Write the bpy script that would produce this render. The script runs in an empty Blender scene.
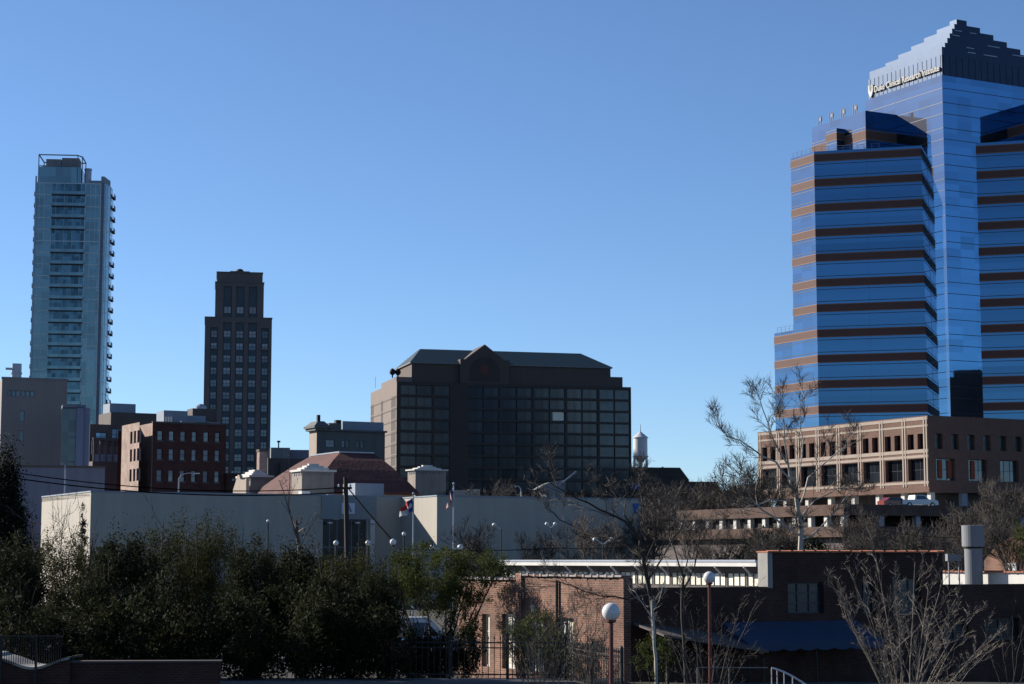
import bpy, math, random
from math import sin, cos, tan, atan, radians, pi
random.seed(7)
scn = bpy.context.scene
COL = scn.collection
# ------------------------------------------------------------------ camera model
F = 1925.0; CX, CY = 512.0, 342.0; HC = 5.0; TH = radians(6.46)
def dn(py): return cos(TH) - ((CY - py) / F) * sin(TH)
def zat(py, d): return HC + d * tan(TH + atan((CY - py) / F))
def kx(px, py=480): return (px - CX) / F / dn(py)
def P(px, py, d): return (kx(px, py) * d, d, zat(py, d))
def tfor(o, dr, px, py=480):
    k = kx(px, py)
    return (k * o[1] - o[0]) / (dr[0] - k * dr[1])
class Fr:
    """a building's frame on the plan: o = near corner, u = along its front, v = going back"""
    def __init__(s, px, d, rot, py=480, xy=None):
        s.o = (kx(px, py) * d, d) if xy is None else xy
        s.r = radians(rot); s.u = (cos(s.r), sin(s.r)); s.v = (-sin(s.r), cos(s.r))
    def w(s, px, py=480): return tfor(s.o, s.u, px, py)
    def dep(s, px, py=480): return tfor(s.o, s.v, px, py)
    def at(s, a, b): return (s.o[0] + s.u[0]*a + s.v[0]*b, s.o[1] + s.u[1]*a + s.v[1]*b)
    def z(s, py, a=0, b=0): return zat(py, s.at(a, b)[1])
# ------------------------------------------------------------------ materials
def newmat(name):
    m = bpy.data.materials.new(name); m.use_nodes = True
    nt = m.node_tree; b = nt.nodes['Principled BSDF']
    return m, nt, b
def N(nt, t, **kw):
    n = nt.nodes.new(t)
    for k, v in kw.items():
        if k in n.inputs.keys(): n.inputs[k].default_value = v
        else: setattr(n, k, v)
    return n
KALB = .62
def mat(name, c, rough=.8, metal=0., var=.12, scale=.6, bump=0., spec=.35, objrand=0., stain=0.):
    c = tuple(k*KALB for k in c)
    m, nt, b = newmat(name)
    b.inputs['Roughness'].default_value = rough; b.inputs['Metallic'].default_value = metal
    b.inputs['Specular IOR Level'].default_value = spec
    tc = N(nt, 'ShaderNodeTexCoord')
    n1 = N(nt, 'ShaderNodeTexNoise', Scale=scale, Detail=6., Roughness=.6)
    nt.links.new(tc.outputs['Object'], n1.inputs['Vector'])
    mr = N(nt, 'ShaderNodeMapRange'); mr.inputs[1].default_value = .25; mr.inputs[2].default_value = .75
    mr.inputs[3].default_value = 1 - var; mr.inputs[4].default_value = 1 + var
    nt.links.new(n1.outputs['Fac'], mr.inputs[0])
    last = mr.outputs[0]
    if objrand:
        oi = N(nt, 'ShaderNodeObjectInfo'); m2 = N(nt, 'ShaderNodeMapRange')
        m2.inputs[3].default_value = 1 - objrand; m2.inputs[4].default_value = 1 + objrand
        nt.links.new(oi.outputs['Random'], m2.inputs[0])
        mu = N(nt, 'ShaderNodeMath', operation='MULTIPLY'); nt.links.new(last, mu.inputs[0]); nt.links.new(m2.outputs[0], mu.inputs[1]); last = mu.outputs[0]
    if stain:
        mp = N(nt, 'ShaderNodeMapping'); mp.inputs['Scale'].default_value = (.9, .9, .05)
        n2 = N(nt, 'ShaderNodeTexNoise', Scale=1.2, Detail=5.)
        nt.links.new(tc.outputs['Object'], mp.inputs[0]); nt.links.new(mp.outputs[0], n2.inputs['Vector'])
        m3 = N(nt, 'ShaderNodeMapRange'); m3.inputs[1].default_value = .35; m3.inputs[2].default_value = .65
        m3.inputs[3].default_value = 1 - stain; m3.inputs[4].default_value = 1.
        nt.links.new(n2.outputs['Fac'], m3.inputs[0])
        mu = N(nt, 'ShaderNodeMath', operation='MULTIPLY'); nt.links.new(last, mu.inputs[0]); nt.links.new(m3.outputs[0], mu.inputs[1]); last = mu.outputs[0]
    mx = N(nt, 'ShaderNodeVectorMath', operation='SCALE'); mx.inputs[0].default_value = c
    nt.links.new(last, mx.inputs['Scale']); nt.links.new(mx.outputs[0], b.inputs['Base Color'])
    if bump:
        bp = N(nt, 'ShaderNodeBump', Strength=bump, Distance=.05)
        nb = N(nt, 'ShaderNodeTexNoise', Scale=scale * 8, Detail=4.)
        nt.links.new(tc.outputs['Object'], nb.inputs['Vector']); nt.links.new(nb.outputs['Fac'], bp.inputs['Height']); nt.links.new(bp.outputs[0], b.inputs['Normal'])
    return m
def brick(name, c1, c2, mortar, sc=1., var=.25, rough=.9):
    c1, c2, mortar = [tuple(k*KALB for k in c) for c in (c1, c2, mortar)]
    m, nt, b = newmat(name)
    b.inputs['Roughness'].default_value = rough; b.inputs['Specular IOR Level'].default_value = .2
    tc = N(nt, 'ShaderNodeTexCoord'); sp = N(nt, 'ShaderNodeSeparateXYZ'); nt.links.new(tc.outputs['Object'], sp.inputs[0])
    ad = N(nt, 'ShaderNodeMath', operation='ADD'); nt.links.new(sp.outputs[0], ad.inputs[0]); nt.links.new(sp.outputs[1], ad.inputs[1])
    cb = N(nt, 'ShaderNodeCombineXYZ'); nt.links.new(ad.outputs[0], cb.inputs[0]); nt.links.new(sp.outputs[2], cb.inputs[1])
    br = N(nt, 'ShaderNodeTexBrick'); br.inputs['Color1'].default_value = (*c1, 1); br.inputs['Color2'].default_value = (*c2, 1)
    br.inputs['Mortar'].default_value = (*mortar, 1); br.inputs['Scale'].default_value = 1.
    br.inputs['Brick Width'].default_value = .24 * sc; br.inputs['Row Height'].default_value = .085 * sc; br.inputs['Mortar Size'].default_value = .012 * sc
    nt.links.new(cb.outputs[0], br.inputs['Vector'])
    n1 = N(nt, 'ShaderNodeTexNoise', Scale=.5, Detail=7., Roughness=.65); nt.links.new(tc.outputs['Object'], n1.inputs['Vector'])
    mr = N(nt, 'ShaderNodeMapRange'); mr.inputs[1].default_value = .3; mr.inputs[2].default_value = .7
    mr.inputs[3].default_value = 1 - var; mr.inputs[4].default_value = 1 + var
    nt.links.new(n1.outputs['Fac'], mr.inputs[0])
    mx = N(nt, 'ShaderNodeVectorMath', operation='SCALE'); nt.links.new(br.outputs['Color'], mx.inputs[0]); nt.links.new(mr.outputs[0], mx.inputs['Scale'])
    nt.links.new(mx.outputs[0], b.inputs['Base Color'])
    bp = N(nt, 'ShaderNodeBump', Strength=.4, Distance=.02); nt.links.new(br.outputs['Fac'], bp.inputs['Height']); bp.invert = True
    nt.links.new(bp.outputs[0], b.inputs['Normal'])
    return m
def glass(name, c, metal=.85, rough=.04, wave=.25, panel=(1.5, 1.4), tint=.10, objrand=0., coat=0.):
    """tinted reflective glazing; every pane sits at its own very slightly different angle and tint"""
    m, nt, b = newmat(name)
    b.inputs['Roughness'].default_value = rough; b.inputs['Metallic'].default_value = metal
    b.inputs['Coat Weight'].default_value = coat; b.inputs['Coat Roughness'].default_value = .38
    tc = N(nt, 'ShaderNodeTexCoord'); sp = N(nt, 'ShaderNodeSeparateXYZ'); nt.links.new(tc.outputs['Object'], sp.inputs[0])
    ad = N(nt, 'ShaderNodeMath', operation='ADD'); nt.links.new(sp.outputs[0], ad.inputs[0]); nt.links.new(sp.outputs[1], ad.inputs[1])
    cb = N(nt, 'ShaderNodeCombineXYZ'); nt.links.new(ad.outputs[0], cb.inputs[0]); nt.links.new(sp.outputs[2], cb.inputs[1])
    sn = N(nt, 'ShaderNodeVectorMath', operation='SNAP'); sn.inputs[1].default_value = (panel[0], panel[1], 1.)
    nt.links.new(cb.outputs[0], sn.inputs[0])
    wn = N(nt, 'ShaderNodeTexWhiteNoise'); nt.links.new(sn.outputs[0], wn.inputs['Vector'])
    mr = N(nt, 'ShaderNodeMapRange'); mr.inputs[3].default_value = 1 - tint; mr.inputs[4].default_value = 1 + tint
    nt.links.new(wn.outputs['Value'], mr.inputs[0]); last = mr.outputs[0]
    if objrand:
        oi = N(nt, 'ShaderNodeObjectInfo'); m2 = N(nt, 'ShaderNodeMapRange')
        m2.inputs[3].default_value = 1 - objrand; m2.inputs[4].default_value = 1 + objrand
        nt.links.new(oi.outputs['Random'], m2.inputs[0])
        mu = N(nt, 'ShaderNodeMath', operation='MULTIPLY'); nt.links.new(last, mu.inputs[0]); nt.links.new(m2.outputs[0], mu.inputs[1]); last = mu.outputs[0]
    mx = N(nt, 'ShaderNodeVectorMath', operation='SCALE'); mx.inputs[0].default_value = c
    nt.links.new(last, mx.inputs['Scale']); nt.links.new(mx.outputs[0], b.inputs['Base Color'])
    n2 = N(nt, 'ShaderNodeTexNoise', Scale=.35, Detail=2.); nt.links.new(tc.outputs['Object'], n2.inputs['Vector'])
    bp = N(nt, 'ShaderNodeBump', Strength=wave, Distance=.03); nt.links.new(n2.outputs['Fac'], bp.inputs['Height']); nt.links.new(bp.outputs[0], b.inputs['Normal'])
    return m
def leafmat(name, c, trans=.3):
    c = tuple(k*KALB for k in c)
    m, nt, b = newmat(name)
    b.inputs['Roughness'].default_value = .8; b.inputs['Specular IOR Level'].default_value = .12
    g = N(nt, 'ShaderNodeNewGeometry'); tc = N(nt, 'ShaderNodeTexCoord')
    n1 = N(nt, 'ShaderNodeTexNoise', Scale=.9, Detail=3.); nt.links.new(tc.outputs['Object'], n1.inputs['Vector'])
    cr = N(nt, 'ShaderNodeValToRGB'); e = cr.color_ramp.elements
    e[0].position = .3; e[0].color = (c[0]*.55, c[1]*.6, c[2]*.6, 1); e[1].position = .7; e[1].color = (c[0]*1.5, c[1]*1.35, c[2]*1.1, 1)
    mu = N(nt, 'ShaderNodeMath', operation='MULTIPLY_ADD'); mu.inputs[1].default_value = .45; mu.inputs[2].default_value = -.22
    nt.links.new(g.outputs['Random Per Island'], mu.inputs[0])
    ad = N(nt, 'ShaderNodeMath', operation='ADD'); nt.links.new(n1.outputs['Fac'], ad.inputs[0]); nt.links.new(mu.outputs[0], ad.inputs[1])
    nt.links.new(ad.outputs[0], cr.inputs[0]); nt.links.new(cr.outputs[0], b.inputs['Base Color'])
    tl = N(nt, 'ShaderNodeBsdfTranslucent'); nt.links.new(cr.outputs[0], tl.inputs['Color'])
    mix = N(nt, 'ShaderNodeMixShader'); mix.inputs[0].default_value = trans
    nt.links.new(b.outputs[0], mix.inputs[1]); nt.links.new(tl.outputs[0], mix.inputs[2])
    nt.links.new(mix.outputs[0], nt.nodes['Material Output'].inputs[0])
    return m
M = dict(
 cablemat=mat('cable_rubber', (.008, .008, .008), rough=1., spec=0., var=.05),
 
 ground=mat('grass_and_earth', (.06, .055, .04), var=.4, scale=.15, bump=.5),
 asphalt=mat('asphalt', (.05, .05, .055), var=.2, scale=.8, bump=.3),
 paving=mat('dark_paving', (.16, .16, .17), var=.2, scale=1., bump=.2),
 paint=mat('road_paint', (.6, .6, .58), var=.2, scale=3),
 concrete=mat('concrete', (.42, .41, .38), var=.15, scale=1.2, bump=.2, stain=.2),
 stucco=mat('cream_stucco', (.52, .475, .41), var=.05, scale=.25, bump=.08, stain=.09),
 stucco_d=mat('grey_stucco_panel', (.30, .34, .36), var=.05, scale=.15, stain=.1),
 beige=mat('beige_panel', (.30, .265, .25), var=.05, scale=.1, stain=.08),
 lavender=mat('lavender_metal', (.22, .25, .36), rough=.5, var=.06, scale=.3, stain=.1),
 slate=mat('slate_wall', (.23, .25, .33), var=.08, scale=.2, stain=.15),
 brown=mat('brown_cladding', (.13, .105, .10), var=.1, scale=.3, stain=.15),
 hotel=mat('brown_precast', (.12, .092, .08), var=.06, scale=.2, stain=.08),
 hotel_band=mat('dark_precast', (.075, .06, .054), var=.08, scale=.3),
 hotel_lit=mat('sunlit_precast', (.24, .19, .165), var=.06, scale=.2, stain=.12),  # hotel precast with sunlight put into its colour, for the lit side
 greenroof=mat('green_metal_roof', (.010, .036, .048), rough=.5, metal=.1, var=.1, scale=.4),
 redroof=mat('red_tile_roof', (.115, .036, .028), var=.55, scale=.25, bump=.6),
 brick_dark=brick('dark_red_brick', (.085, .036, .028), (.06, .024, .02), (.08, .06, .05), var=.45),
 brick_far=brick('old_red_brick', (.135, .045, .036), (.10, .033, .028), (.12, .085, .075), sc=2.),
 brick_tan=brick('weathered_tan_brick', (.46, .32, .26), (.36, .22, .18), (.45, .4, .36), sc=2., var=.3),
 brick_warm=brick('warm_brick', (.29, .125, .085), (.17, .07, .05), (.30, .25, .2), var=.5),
 brick_garage=brick('garage_brick', (.135, .080, .064), (.11, .064, .052), (.16, .12, .1), sc=2., var=.25),
 brick_annex=brick('rose_brick', (.22, .12, .095), (.17, .09, .072), (.2, .15, .12), sc=2., var=.12),
 limestone=mat('pale_limestone', (.44, .36, .30), var=.08, scale=.5, stain=.12),
 deco=mat('brown_grey_brick', (.175, .155, .15), var=.1, scale=.25, stain=.1),
 deco_rec=mat('teal_spandrel', (.055, .09, .115), var=.12, scale=.4, rough=.5),
 white=mat('white_paint', (.78, .76, .72), var=.06, scale=.8, stain=.12),
 whitegloss=mat('white_metal', (.78, .78, .78), rough=.35, var=.05, spec=.5),
 silver=mat('galvanised_metal', (.42, .46, .54), rough=.4, metal=.4, var=.12, scale=1.5),
 grey=mat('grey_render', (.26, .27, .29), var=.1, scale=.4, stain=.15),
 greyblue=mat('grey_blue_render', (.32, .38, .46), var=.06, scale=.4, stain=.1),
 victorian=mat('green_grey_render', (.15, .165, .165), var=.1, scale=.4, stain=.15),
 black=mat('black_iron', (.012, .012, .013), rough=.5, var=.1),
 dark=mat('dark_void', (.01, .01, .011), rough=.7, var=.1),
 redsteel=mat('oxide_red_steel', (.13, .025, .018), rough=.45, var=.1),
 tileorange=mat('orange_clay_tile', (.42, .15, .08), var=.3, scale=2., bump=.3),
 tilegrey=mat('glazed_coping_tile', (.42, .36, .34), rough=.4, var=.3, scale=2.5),
 awning=mat('blue_canvas', (.030, .062, .125), rough=.8, var=.12, scale=1.5, bump=.2),
 globe=mat('opal_globe', (.85, .83, .84), rough=.25, var=.03),
 wood=mat('creosoted_pole', (.05, .035, .025), var=.25, scale=3., bump=.3),
 bark=mat('grey_brown_bark', (.11, .09, .075), var=.3, scale=3.),
 barkdark=mat('dark_bark', (.045, .036, .03), var=.3, scale=3.),
 barkpale=mat('pale_sycamore_bark', (.50, .46, .40), var=.35, scale=1.2),
 barktan=mat('tan_twig_bark', (.30, .25, .20), var=.3, scale=3.),
 copper=mat('rose_brick_band', (.145, .078, .064), var=.06, scale=.4),
 copper_edge=mat('pale_band_edge', (.32, .2, .15), var=.05),
 mullion=mat('dark_mullion', (.02, .03, .05), rough=.4, var=.05),
 palemullion=mat('pale_mullion', (.62, .72, .76), rough=.4, metal=.3, var=.05),
 signwhite=mat('white_sign_panel', (.7, .75, .9), var=.04),
 signblue=mat('blue_sign_paint', (.04, .16, .5), var=.08),
 flagred=mat('flag_red', (.55, .03, .03), var=.05), flagblue=mat('flag_blue', (.03, .05, .2), var=.05), flagwhite=mat('flag_white', (.75, .75, .75), var=.04),
 carwhite=mat('white_car_paint', (.75, .75, .74), rough=.25, spec=.6, var=.02), carred=mat('red_car_paint', (.2, .02, .015), rough=.25, spec=.6, var=.02),
 carblue=mat('blue_car_paint', (.06, .16, .42), rough=.25, spec=.6, var=.02), carsilver=mat('silver_car_paint', (.5, .5, .52), rough=.3, metal=.5, var=.02),
 tyre=mat('tyre_rubber', (.02, .02, .02), var=.1), rim=mat('wheel_rim', (.5, .5, .5), metal=.8, rough=.35, var=.05),
 lampred=mat('red_lens', (.5, .02, .01), rough=.2, var=.02), lampclear=mat('clear_lens', (.8, .8, .78), rough=.15, var=.02),
 cap=mat('metal_louvre_panel', (.034, .052, .09), rough=.42, metal=.8, var=.12, scale=.7),
 mirror=glass('blue_mirror_glass', (.068, .168, .285), metal=1., coat=.21, rough=.03, wave=.14, panel=(3.1, 2.2), tint=.15),
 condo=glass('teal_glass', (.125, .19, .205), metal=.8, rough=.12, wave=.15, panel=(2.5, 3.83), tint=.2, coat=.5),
 winglass=glass('window_glass', (.065, .085, .10), metal=.4, rough=.08, wave=.15, panel=(1.1, 1.6), tint=.25, objrand=.35),
 windark=glass('dark_window_glass', (.035, .045, .055), metal=.3, rough=.1, wave=.15, panel=(1.1, 1.6), tint=.3, objrand=.4),
 winblack=glass('black_window_glass', (.010, .012, .016), metal=0., rough=.15, wave=.1, panel=(1.1, 1.6), tint=.4, objrand=.5),
 winhotel=glass('hotel_glass', (.042, .044, .042), metal=.25, rough=.2, wave=.2, panel=(.9, 3.), tint=.35, objrand=.4),
 blind=mat('window_blind', (.38, .42, .46), var=.2, scale=2., objrand=.3, rough=.5, spec=.6),
 blindpale=mat('bright_curtain', (.95, .9, .74), var=.15, scale=3., objrand=.2, rough=.7),
 blueglass=glass('blue_window_glass', (.10, .24, .42), metal=.6, rough=.1, panel=(1.2, 1.4), tint=.2, objrand=.15),
 condo_light=glass('teal_glass_sheen', (.28, .40, .46), metal=.8, rough=.1, wave=.1, panel=(3., 3.83), tint=.12),  # paler colour paints the grazing sky sheen on the curved side
 condo_dark=glass('teal_glass_shade', (.065, .12, .145), metal=.7, rough=.1, wave=.1, panel=(1.3, 3.83), tint=.45),
 leaf_dark=leafmat('holly_leaves', (.027, .033, .016)), leaf_mid=leafmat('mid_green_leaves', (.048, .052, .020)), leaf_olive=leafmat('olive_leaves', (.075, .095, .03)),
 leaf_black=leafmat('cedar_needles', (.012, .02, .013), .05), leaf_brown=leafmat('dry_brown_leaves', (.11, .075, .045)),
 orange=mat('orange_reflection', (.3, .065, .03), var=.1), tan=mat('tan_roof_unit', (.48, .42, .36), var=.1),
)
M['winblack'].node_tree.nodes['Principled BSDF'].inputs['Specular IOR Level'].default_value = .12
# ------------------------------------------------------------------ mesh builder
class MB:
    def __init__(s): s.v = []; s.f = []; s.m = []
    def add(s, vs, fs, m=0):
        b = len(s.v); s.v += vs; s.f += [tuple(b + i for i in f) for f in fs]; s.m += [m] * len(fs); return s
    def quad(s, a, b, c, d, m=0): return s.add([a, b, c, d], [(0, 1, 2, 3)], m)
    def box(s, x0, x1, y0, y1, z0, z1, m=0):
        return s.add([(x0,y0,z0),(x1,y0,z0),(x1,y1,z0),(x0,y1,z0),(x0,y0,z1),(x1,y0,z1),(x1,y1,z1),(x0,y1,z1)],
            [(0,3,2,1),(4,5,6,7),(0,1,5,4),(1,2,6,5),(2,3,7,6),(3,0,4,7)], m)
    def prism(s, poly, z0, z1, m=0, top=None):
        n = len(poly); top = top or poly
        return s.add([(x, y, z0) for x, y in poly] + [(x, y, z1) for x, y in top],
            [tuple(range(n-1, -1, -1)), tuple(range(n, 2*n))] + [(i, (i+1) % n, n+(i+1) % n, n+i) for i in range(n)], m)
    def tube(s, pts, rad, n=6, m=0, cap=True):
        prev = None; rings = []
        for i, p in enumerate(pts):
            a = pts[max(i-1, 0)]; b = pts[min(i+1, len(pts)-1)]
            d = (b[0]-a[0], b[1]-a[1], b[2]-a[2]); L = math.sqrt(d[0]**2+d[1]**2+d[2]**2) or 1e-6; d = (d[0]/L, d[1]/L, d[2]/L)
            r = (0, 0, 1) if abs(d[2]) < .9 else (1, 0, 0)
            e = (d[1]*r[2]-d[2]*r[1], d[2]*r[0]-d[0]*r[2], d[0]*r[1]-d[1]*r[0]); L = math.sqrt(sum(k*k for k in e)); e = tuple(k/L for k in e)
            g = (d[1]*e[2]-d[2]*e[1], d[2]*e[0]-d[0]*e[2], d[0]*e[1]-d[1]*e[0])
            R = rad[i] if hasattr(rad, '__len__') else rad
            rings.append([(p[0]+R*(cos(t)*e[0]+sin(t)*g[0]), p[1]+R*(cos(t)*e[1]+sin(t)*g[1]), p[2]+R*(cos(t)*e[2]+sin(t)*g[2])) for t in [2*pi*k/n for k in range(n)]])
        vs = [q for r in rings for q in r]; fs = []
        for i in range(len(pts)-1):
            for k in range(n): fs.append((i*n+k, i*n+(k+1) % n, (i+1)*n+(k+1) % n, (i+1)*n+k))
        if cap: fs += [tuple(range(n-1, -1, -1)), tuple((len(pts)-1)*n+k for k in range(n))]
        return s.add(vs, fs, m)
    def lathe(s, prof, n=24, m=0, c=(0, 0)):
        vs = [(c[0]+r*cos(2*pi*k/n), c[1]+r*sin(2*pi*k/n), z) for r, z in prof for k in range(n)]
        fs = [(i*n+k, i*n+(k+1) % n, (i+1)*n+(k+1) % n, (i+1)*n+k) for i in range(len(prof)-1) for k in range(n)]
        fs += [tuple(range(n-1, -1, -1)), tuple((len(prof)-1)*n+k for k in range(n))]
        return s.add(vs, fs, m)
    def mesh(s, name, mats):
        me = bpy.data.meshes.new(name); me.from_pydata(s.v, [], s.f)
        for mm in (mats if isinstance(mats, (list, tuple)) else [mats]): me.materials.append(M[mm] if isinstance(mm, str) else mm)
        if any(s.m): me.polygons.foreach_set('material_index', s.m)
        me.update(); return me
    def build(s, name, mats, parent=None, smooth=False, loc=None, rz=None):
        me = s.mesh(name, mats)
        if smooth: me.polygons.foreach_set('use_smooth', [True]*len(me.polygons))
        return link(name, me, parent, loc, rz)
def link(name, data, parent=None, loc=None, rz=None):
    o = bpy.data.objects.new(name, data); COL.objects.link(o)
    if parent is not None: o.parent = parent
    if loc is not None: o.location = loc
    if rz is not None: o.rotation_euler[2] = rz
    return o
def tag(o, label=None, cat=None, group=None, kind=None):
    for k, v in (('label', label), ('category', cat), ('group', group), ('kind', kind)):
        if v: o[k] = v
    return o
def thing(name, label, cat, loc=(0, 0, 0), rz=0., group=None):
    return tag(link(name, None, None, loc, rz), label, cat, group)
def house(name, label, cat, fr, group=None): return thing(name, label, cat, (fr.o[0], fr.o[1], 0), fr.r, group)
def copy_tree(o, parent=None):
    c = o.copy(); COL.objects.link(c)
    if parent is not None: c.parent = parent
    for ch in [k for k in COL.objects if k.parent == o]: copy_tree(ch, c)
    return c
def kids(o): return [k for k in COL.objects if k.parent == o]
# facade: wall sheet with real openings; o, u are local plan points, outward = u turned -90 deg
def facade(mb, o, u, L, z0, z1, rects, depth=.25, m=0, mrev=0):
    n = (u[1], -u[0])
    xs = sorted({0., L} | {r[0] for r in rects} | {r[1] for r in rects}); zs = sorted({z0, z1} | {r[2] for r in rects} | {r[3] for r in rects})
    def p(a, z, k=0.): return (o[0]+u[0]*a-n[0]*k, o[1]+u[1]*a-n[1]*k, z)
    for i in range(len(xs)-1):
        for j in range(len(zs)-1):
            cx, cz = (xs[i]+xs[i+1])/2, (zs[j]+zs[j+1])/2
            if any(r[0] < cx < r[1] and r[2] < cz < r[3] for r in rects): continue
            mb.quad(p(xs[i], zs[j]), p(xs[i+1], zs[j]), p(xs[i+1], zs[j+1]), p(xs[i], zs[j+1]), m)
    for a, b, c, d in rects:
        mb.quad(p(a, c), p(a, c, depth), p(a, d, depth), p(a, d), mrev); mb.quad(p(b, c, depth), p(b, c), p(b, d), p(b, d, depth), mrev)
        mb.quad(p(a, c), p(b, c), p(b, c, depth), p(a, c, depth), mrev); mb.quad(p(a, d, depth), p(b, d, depth), p(b, d), p(a, d), mrev)
_wc = {}
def winmesh(w, h, style, mats, nx=1, nz=1, bar=.06):
    key = (round(w, 2), round(h, 2), style, tuple(mats), nx, nz)
    if key in _wc: return _wc[key]
    f = MB(); e = bar
    # a frame ring + bars (y=0 is the glass plane, frame stands 5 cm proud)
    f.box(0, w, -.05, .02, 0, e).box(0, w, -.05, .02, h-e, h).box(0, e, -.05, .02, e, h-e).box(w-e, w, -.05, .02, e, h-e)
    for k in range(1, nx): f.box(w*k/nx-e/2, w*k/nx+e/2, -.045, .02, e, h-e)
    for k in range(1, nz): f.box(e, w-e, -.04, .02, h*k/nz-e/2, h*k/nz+e/2)
    g = MB(); g.box(.01, w-.01, .0, .03, .01, h-.01)
    if style == 'blind':  # blind drawn behind the upper part of the pane
        g.box(e, w-e, -.015, -.003, h*.42, h-e, 1)
    if style == 'blind_low': g.box(e, w-e, -.015, -.003, h*.2, h-e, 1)
    if style == 'blind_high': g.box(e, w-e, -.015, -.003, h*.66, h-e, 1)
    if style == 'full': g.box(e, w-e, -.015, -.003, e, h-e, 1)
    _wc[key] = (f.mesh('window', mats[0]), g.mesh('pane', list(mats[1:])))
    return _wc[key]
def windows(root, o, u, rects, depth, style, mats, nx=1, nz=1, name='window', bar=.06, label=None):
    ang = math.atan2(u[1], u[0]); n = (u[1], -u[0])
    for r in rects:
        st = style(r) if callable(style) else style
        fm, gm = winmesh(r[1]-r[0]-.02, r[3]-r[2]-.02, st, mats, nx, nz, bar)
        k = depth - .06
        w = link(name, fm, root, (o[0]+u[0]*(r[0]+.01)-n[0]*k, o[1]+u[1]*(r[0]+.01)-n[1]*k, r[2]+.01), ang)
        link('pane', gm, w)
def grid(xs, zs, skip=()): return [(a, b, c, d) for i, (a, b) in enumerate(xs) for j, (c, d) in enumerate(zs) if (i, j) not in skip]
FRONT = lambda a=0, b=0: ((a, b), (1., 0.))
def LEFT(D, x=0): return ((x, D), (0., -1.))
def block(mb, W, D, z0, z1, fr=(), lf=(), m=0, mrev=0, depth=.25, y0=0, x0=0, parapet=.0):
    """box building: front and left walls carry the openings fr, lf; back, right and roof plain"""
    facade(mb, (x0, y0), (1., 0.), W, z0, z1, fr, depth, m, mrev)
    facade(mb, (x0, y0+D), (0., -1.), D, z0, z1, lf, depth, m, mrev)
    mb.quad((x0+W, y0, z0), (x0+W, y0+D, z0), (x0+W, y0+D, z1), (x0+W, y0, z1), m)
    mb.quad((x0+W, y0+D, z0), (x0, y0+D, z0), (x0, y0+D, z1), (x0+W, y0+D, z1), m)
    mb.quad((x0, y0, z1-parapet), (x0+W, y0, z1-parapet), (x0+W, y0+D, z1-parapet), (x0, y0+D, z1-parapet), m)

# ================================================================== SETTING
g = MB(); S_ = 9000.
g.box(-S_, S_, -2000, S_*2, -1., 0.)
tag(g.build('ground', 'ground'), kind='structure')
r = MB(); r.box(-120, 120, 88, 128, 0, .004); tag(r.build('parking_lot', 'asphalt'), kind='structure')
r = MB(); r.box(-160, 160, 40, 71.6, 0, .55); tag(r.build('embankment', 'ground'), kind='structure')
r = MB(); r.box(-160, 160, 54, 63, .55, .554)
tag(r.build('road', 'asphalt'), kind='structure')
r = MB()
for k in range(-26, 27): r.box(k*6, k*6+3, 58.4, 58.52, .558, .562)
tag(r.build('road_markings', 'paint'), kind='structure')
r = MB(); r.box(-60, 4, 69.4, 71.5, .55, .70); r.box(-60, 4, 69.2, 69.4, .55, .71)
tag(r.build('pavement', 'paving'), kind='structure')

# ================================================================== BLUE GLASS TOWER
G28 = radians(28)
tS = (kx(941.9, 74.3)*320., 320.)
TW = Fr(0, 0, 28, xy=tS)
tower = house('glass_office_tower', 'tall blue mirror glass office tower with copper bands and a stepped pyramid top', 'skyscraper', TW)
def loc(p):  # world plan -> tower frame
    dx, dy = p[0]-tS[0], p[1]-tS[1]; return (dx*TW.u[0]+dy*TW.u[1], dx*TW.v[0]+dy*TW.v[1])
def Wp(px, py, d): return (kx(px, py)*d, d)
def off(poly, e):
    n = len(poly); out = []
    for i in range(n):
        a, b, c = poly[i-1], poly[i], poly[(i+1) % n]
        d1 = (b[0]-a[0], b[1]-a[1]); d2 = (c[0]-b[0], c[1]-b[1]); l1 = math.hypot(*d1); l2 = math.hypot(*d2)
        n1 = (d1[1]/l1, -d1[0]/l1); n2 = (d2[1]/l2, -d2[0]/l2); q = 1 + n1[0]*n2[0] + n1[1]*n2[1]
        out.append((b[0]+e*(n1[0]+n2[0])/q, b[1]+e*(n1[1]+n2[1])/q))
    return out
zc = zat(75, 320.)
WX, WY = 26., 20.7
shaft = [(0, 0), (WX, 0), (WX, WY), (0, WY)]
MB().prism(shaft, 0, zc).build('shaft', 'mirror', tower)
FLH = 4.4; Z0B = 73.8 + .05
levels = [Z0B - FLH*k for k in range(-2, 17)]
mb = MB()
for k, zb in enumerate(levels):
    for dz in (-.45, 1.6+.42):
        z = zb + dz
        if z < zc - .3 and z > 1: mb.prism(off(shaft, .03), z-.05, z+.05)
mb.build('shaft_mullion', 'mullion', tower)
# left wing
Aw = (kx(814.2, 160.9)*330., 330.); Bt = TW.at(0, TW.dep(921.4, 156.5)); 
A = loc(Aw); B = loc(Bt)
lA = 6.8; 
Lp = (A[0], A[1]+lA)
zpar = zat(145.5, Bt[1])
wing = [A, B, (B[0]+.5, B[1]+.5), (.5, 18.), (-.0+.5, WY+2.), (A[0], WY+4.)]
wing = [A, B, (.4, B[1]), (.4, WY-.5), (Lp[0]+6., WY-.5+4), (Lp[0], Lp[1])]
tL2 = 12.6
ext = [(A[0]+.02, A[1]+.3), (A[0]+7, A[1]+.2), (A[0]+7, A[1]+16), (A[0]+.02, A[1]+tL2)]
zext = zat(333.5, TW.at(A[0], A[1]+tL2)[1])
C = (-6.8, 12.2)
zC = zat(110.5, TW.at(*C)[1])
up = [C, (.4, C[1]), (.4, WY-.6), (C[0]+2., WY+5), (C[0], C[1]+15.3)]
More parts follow.
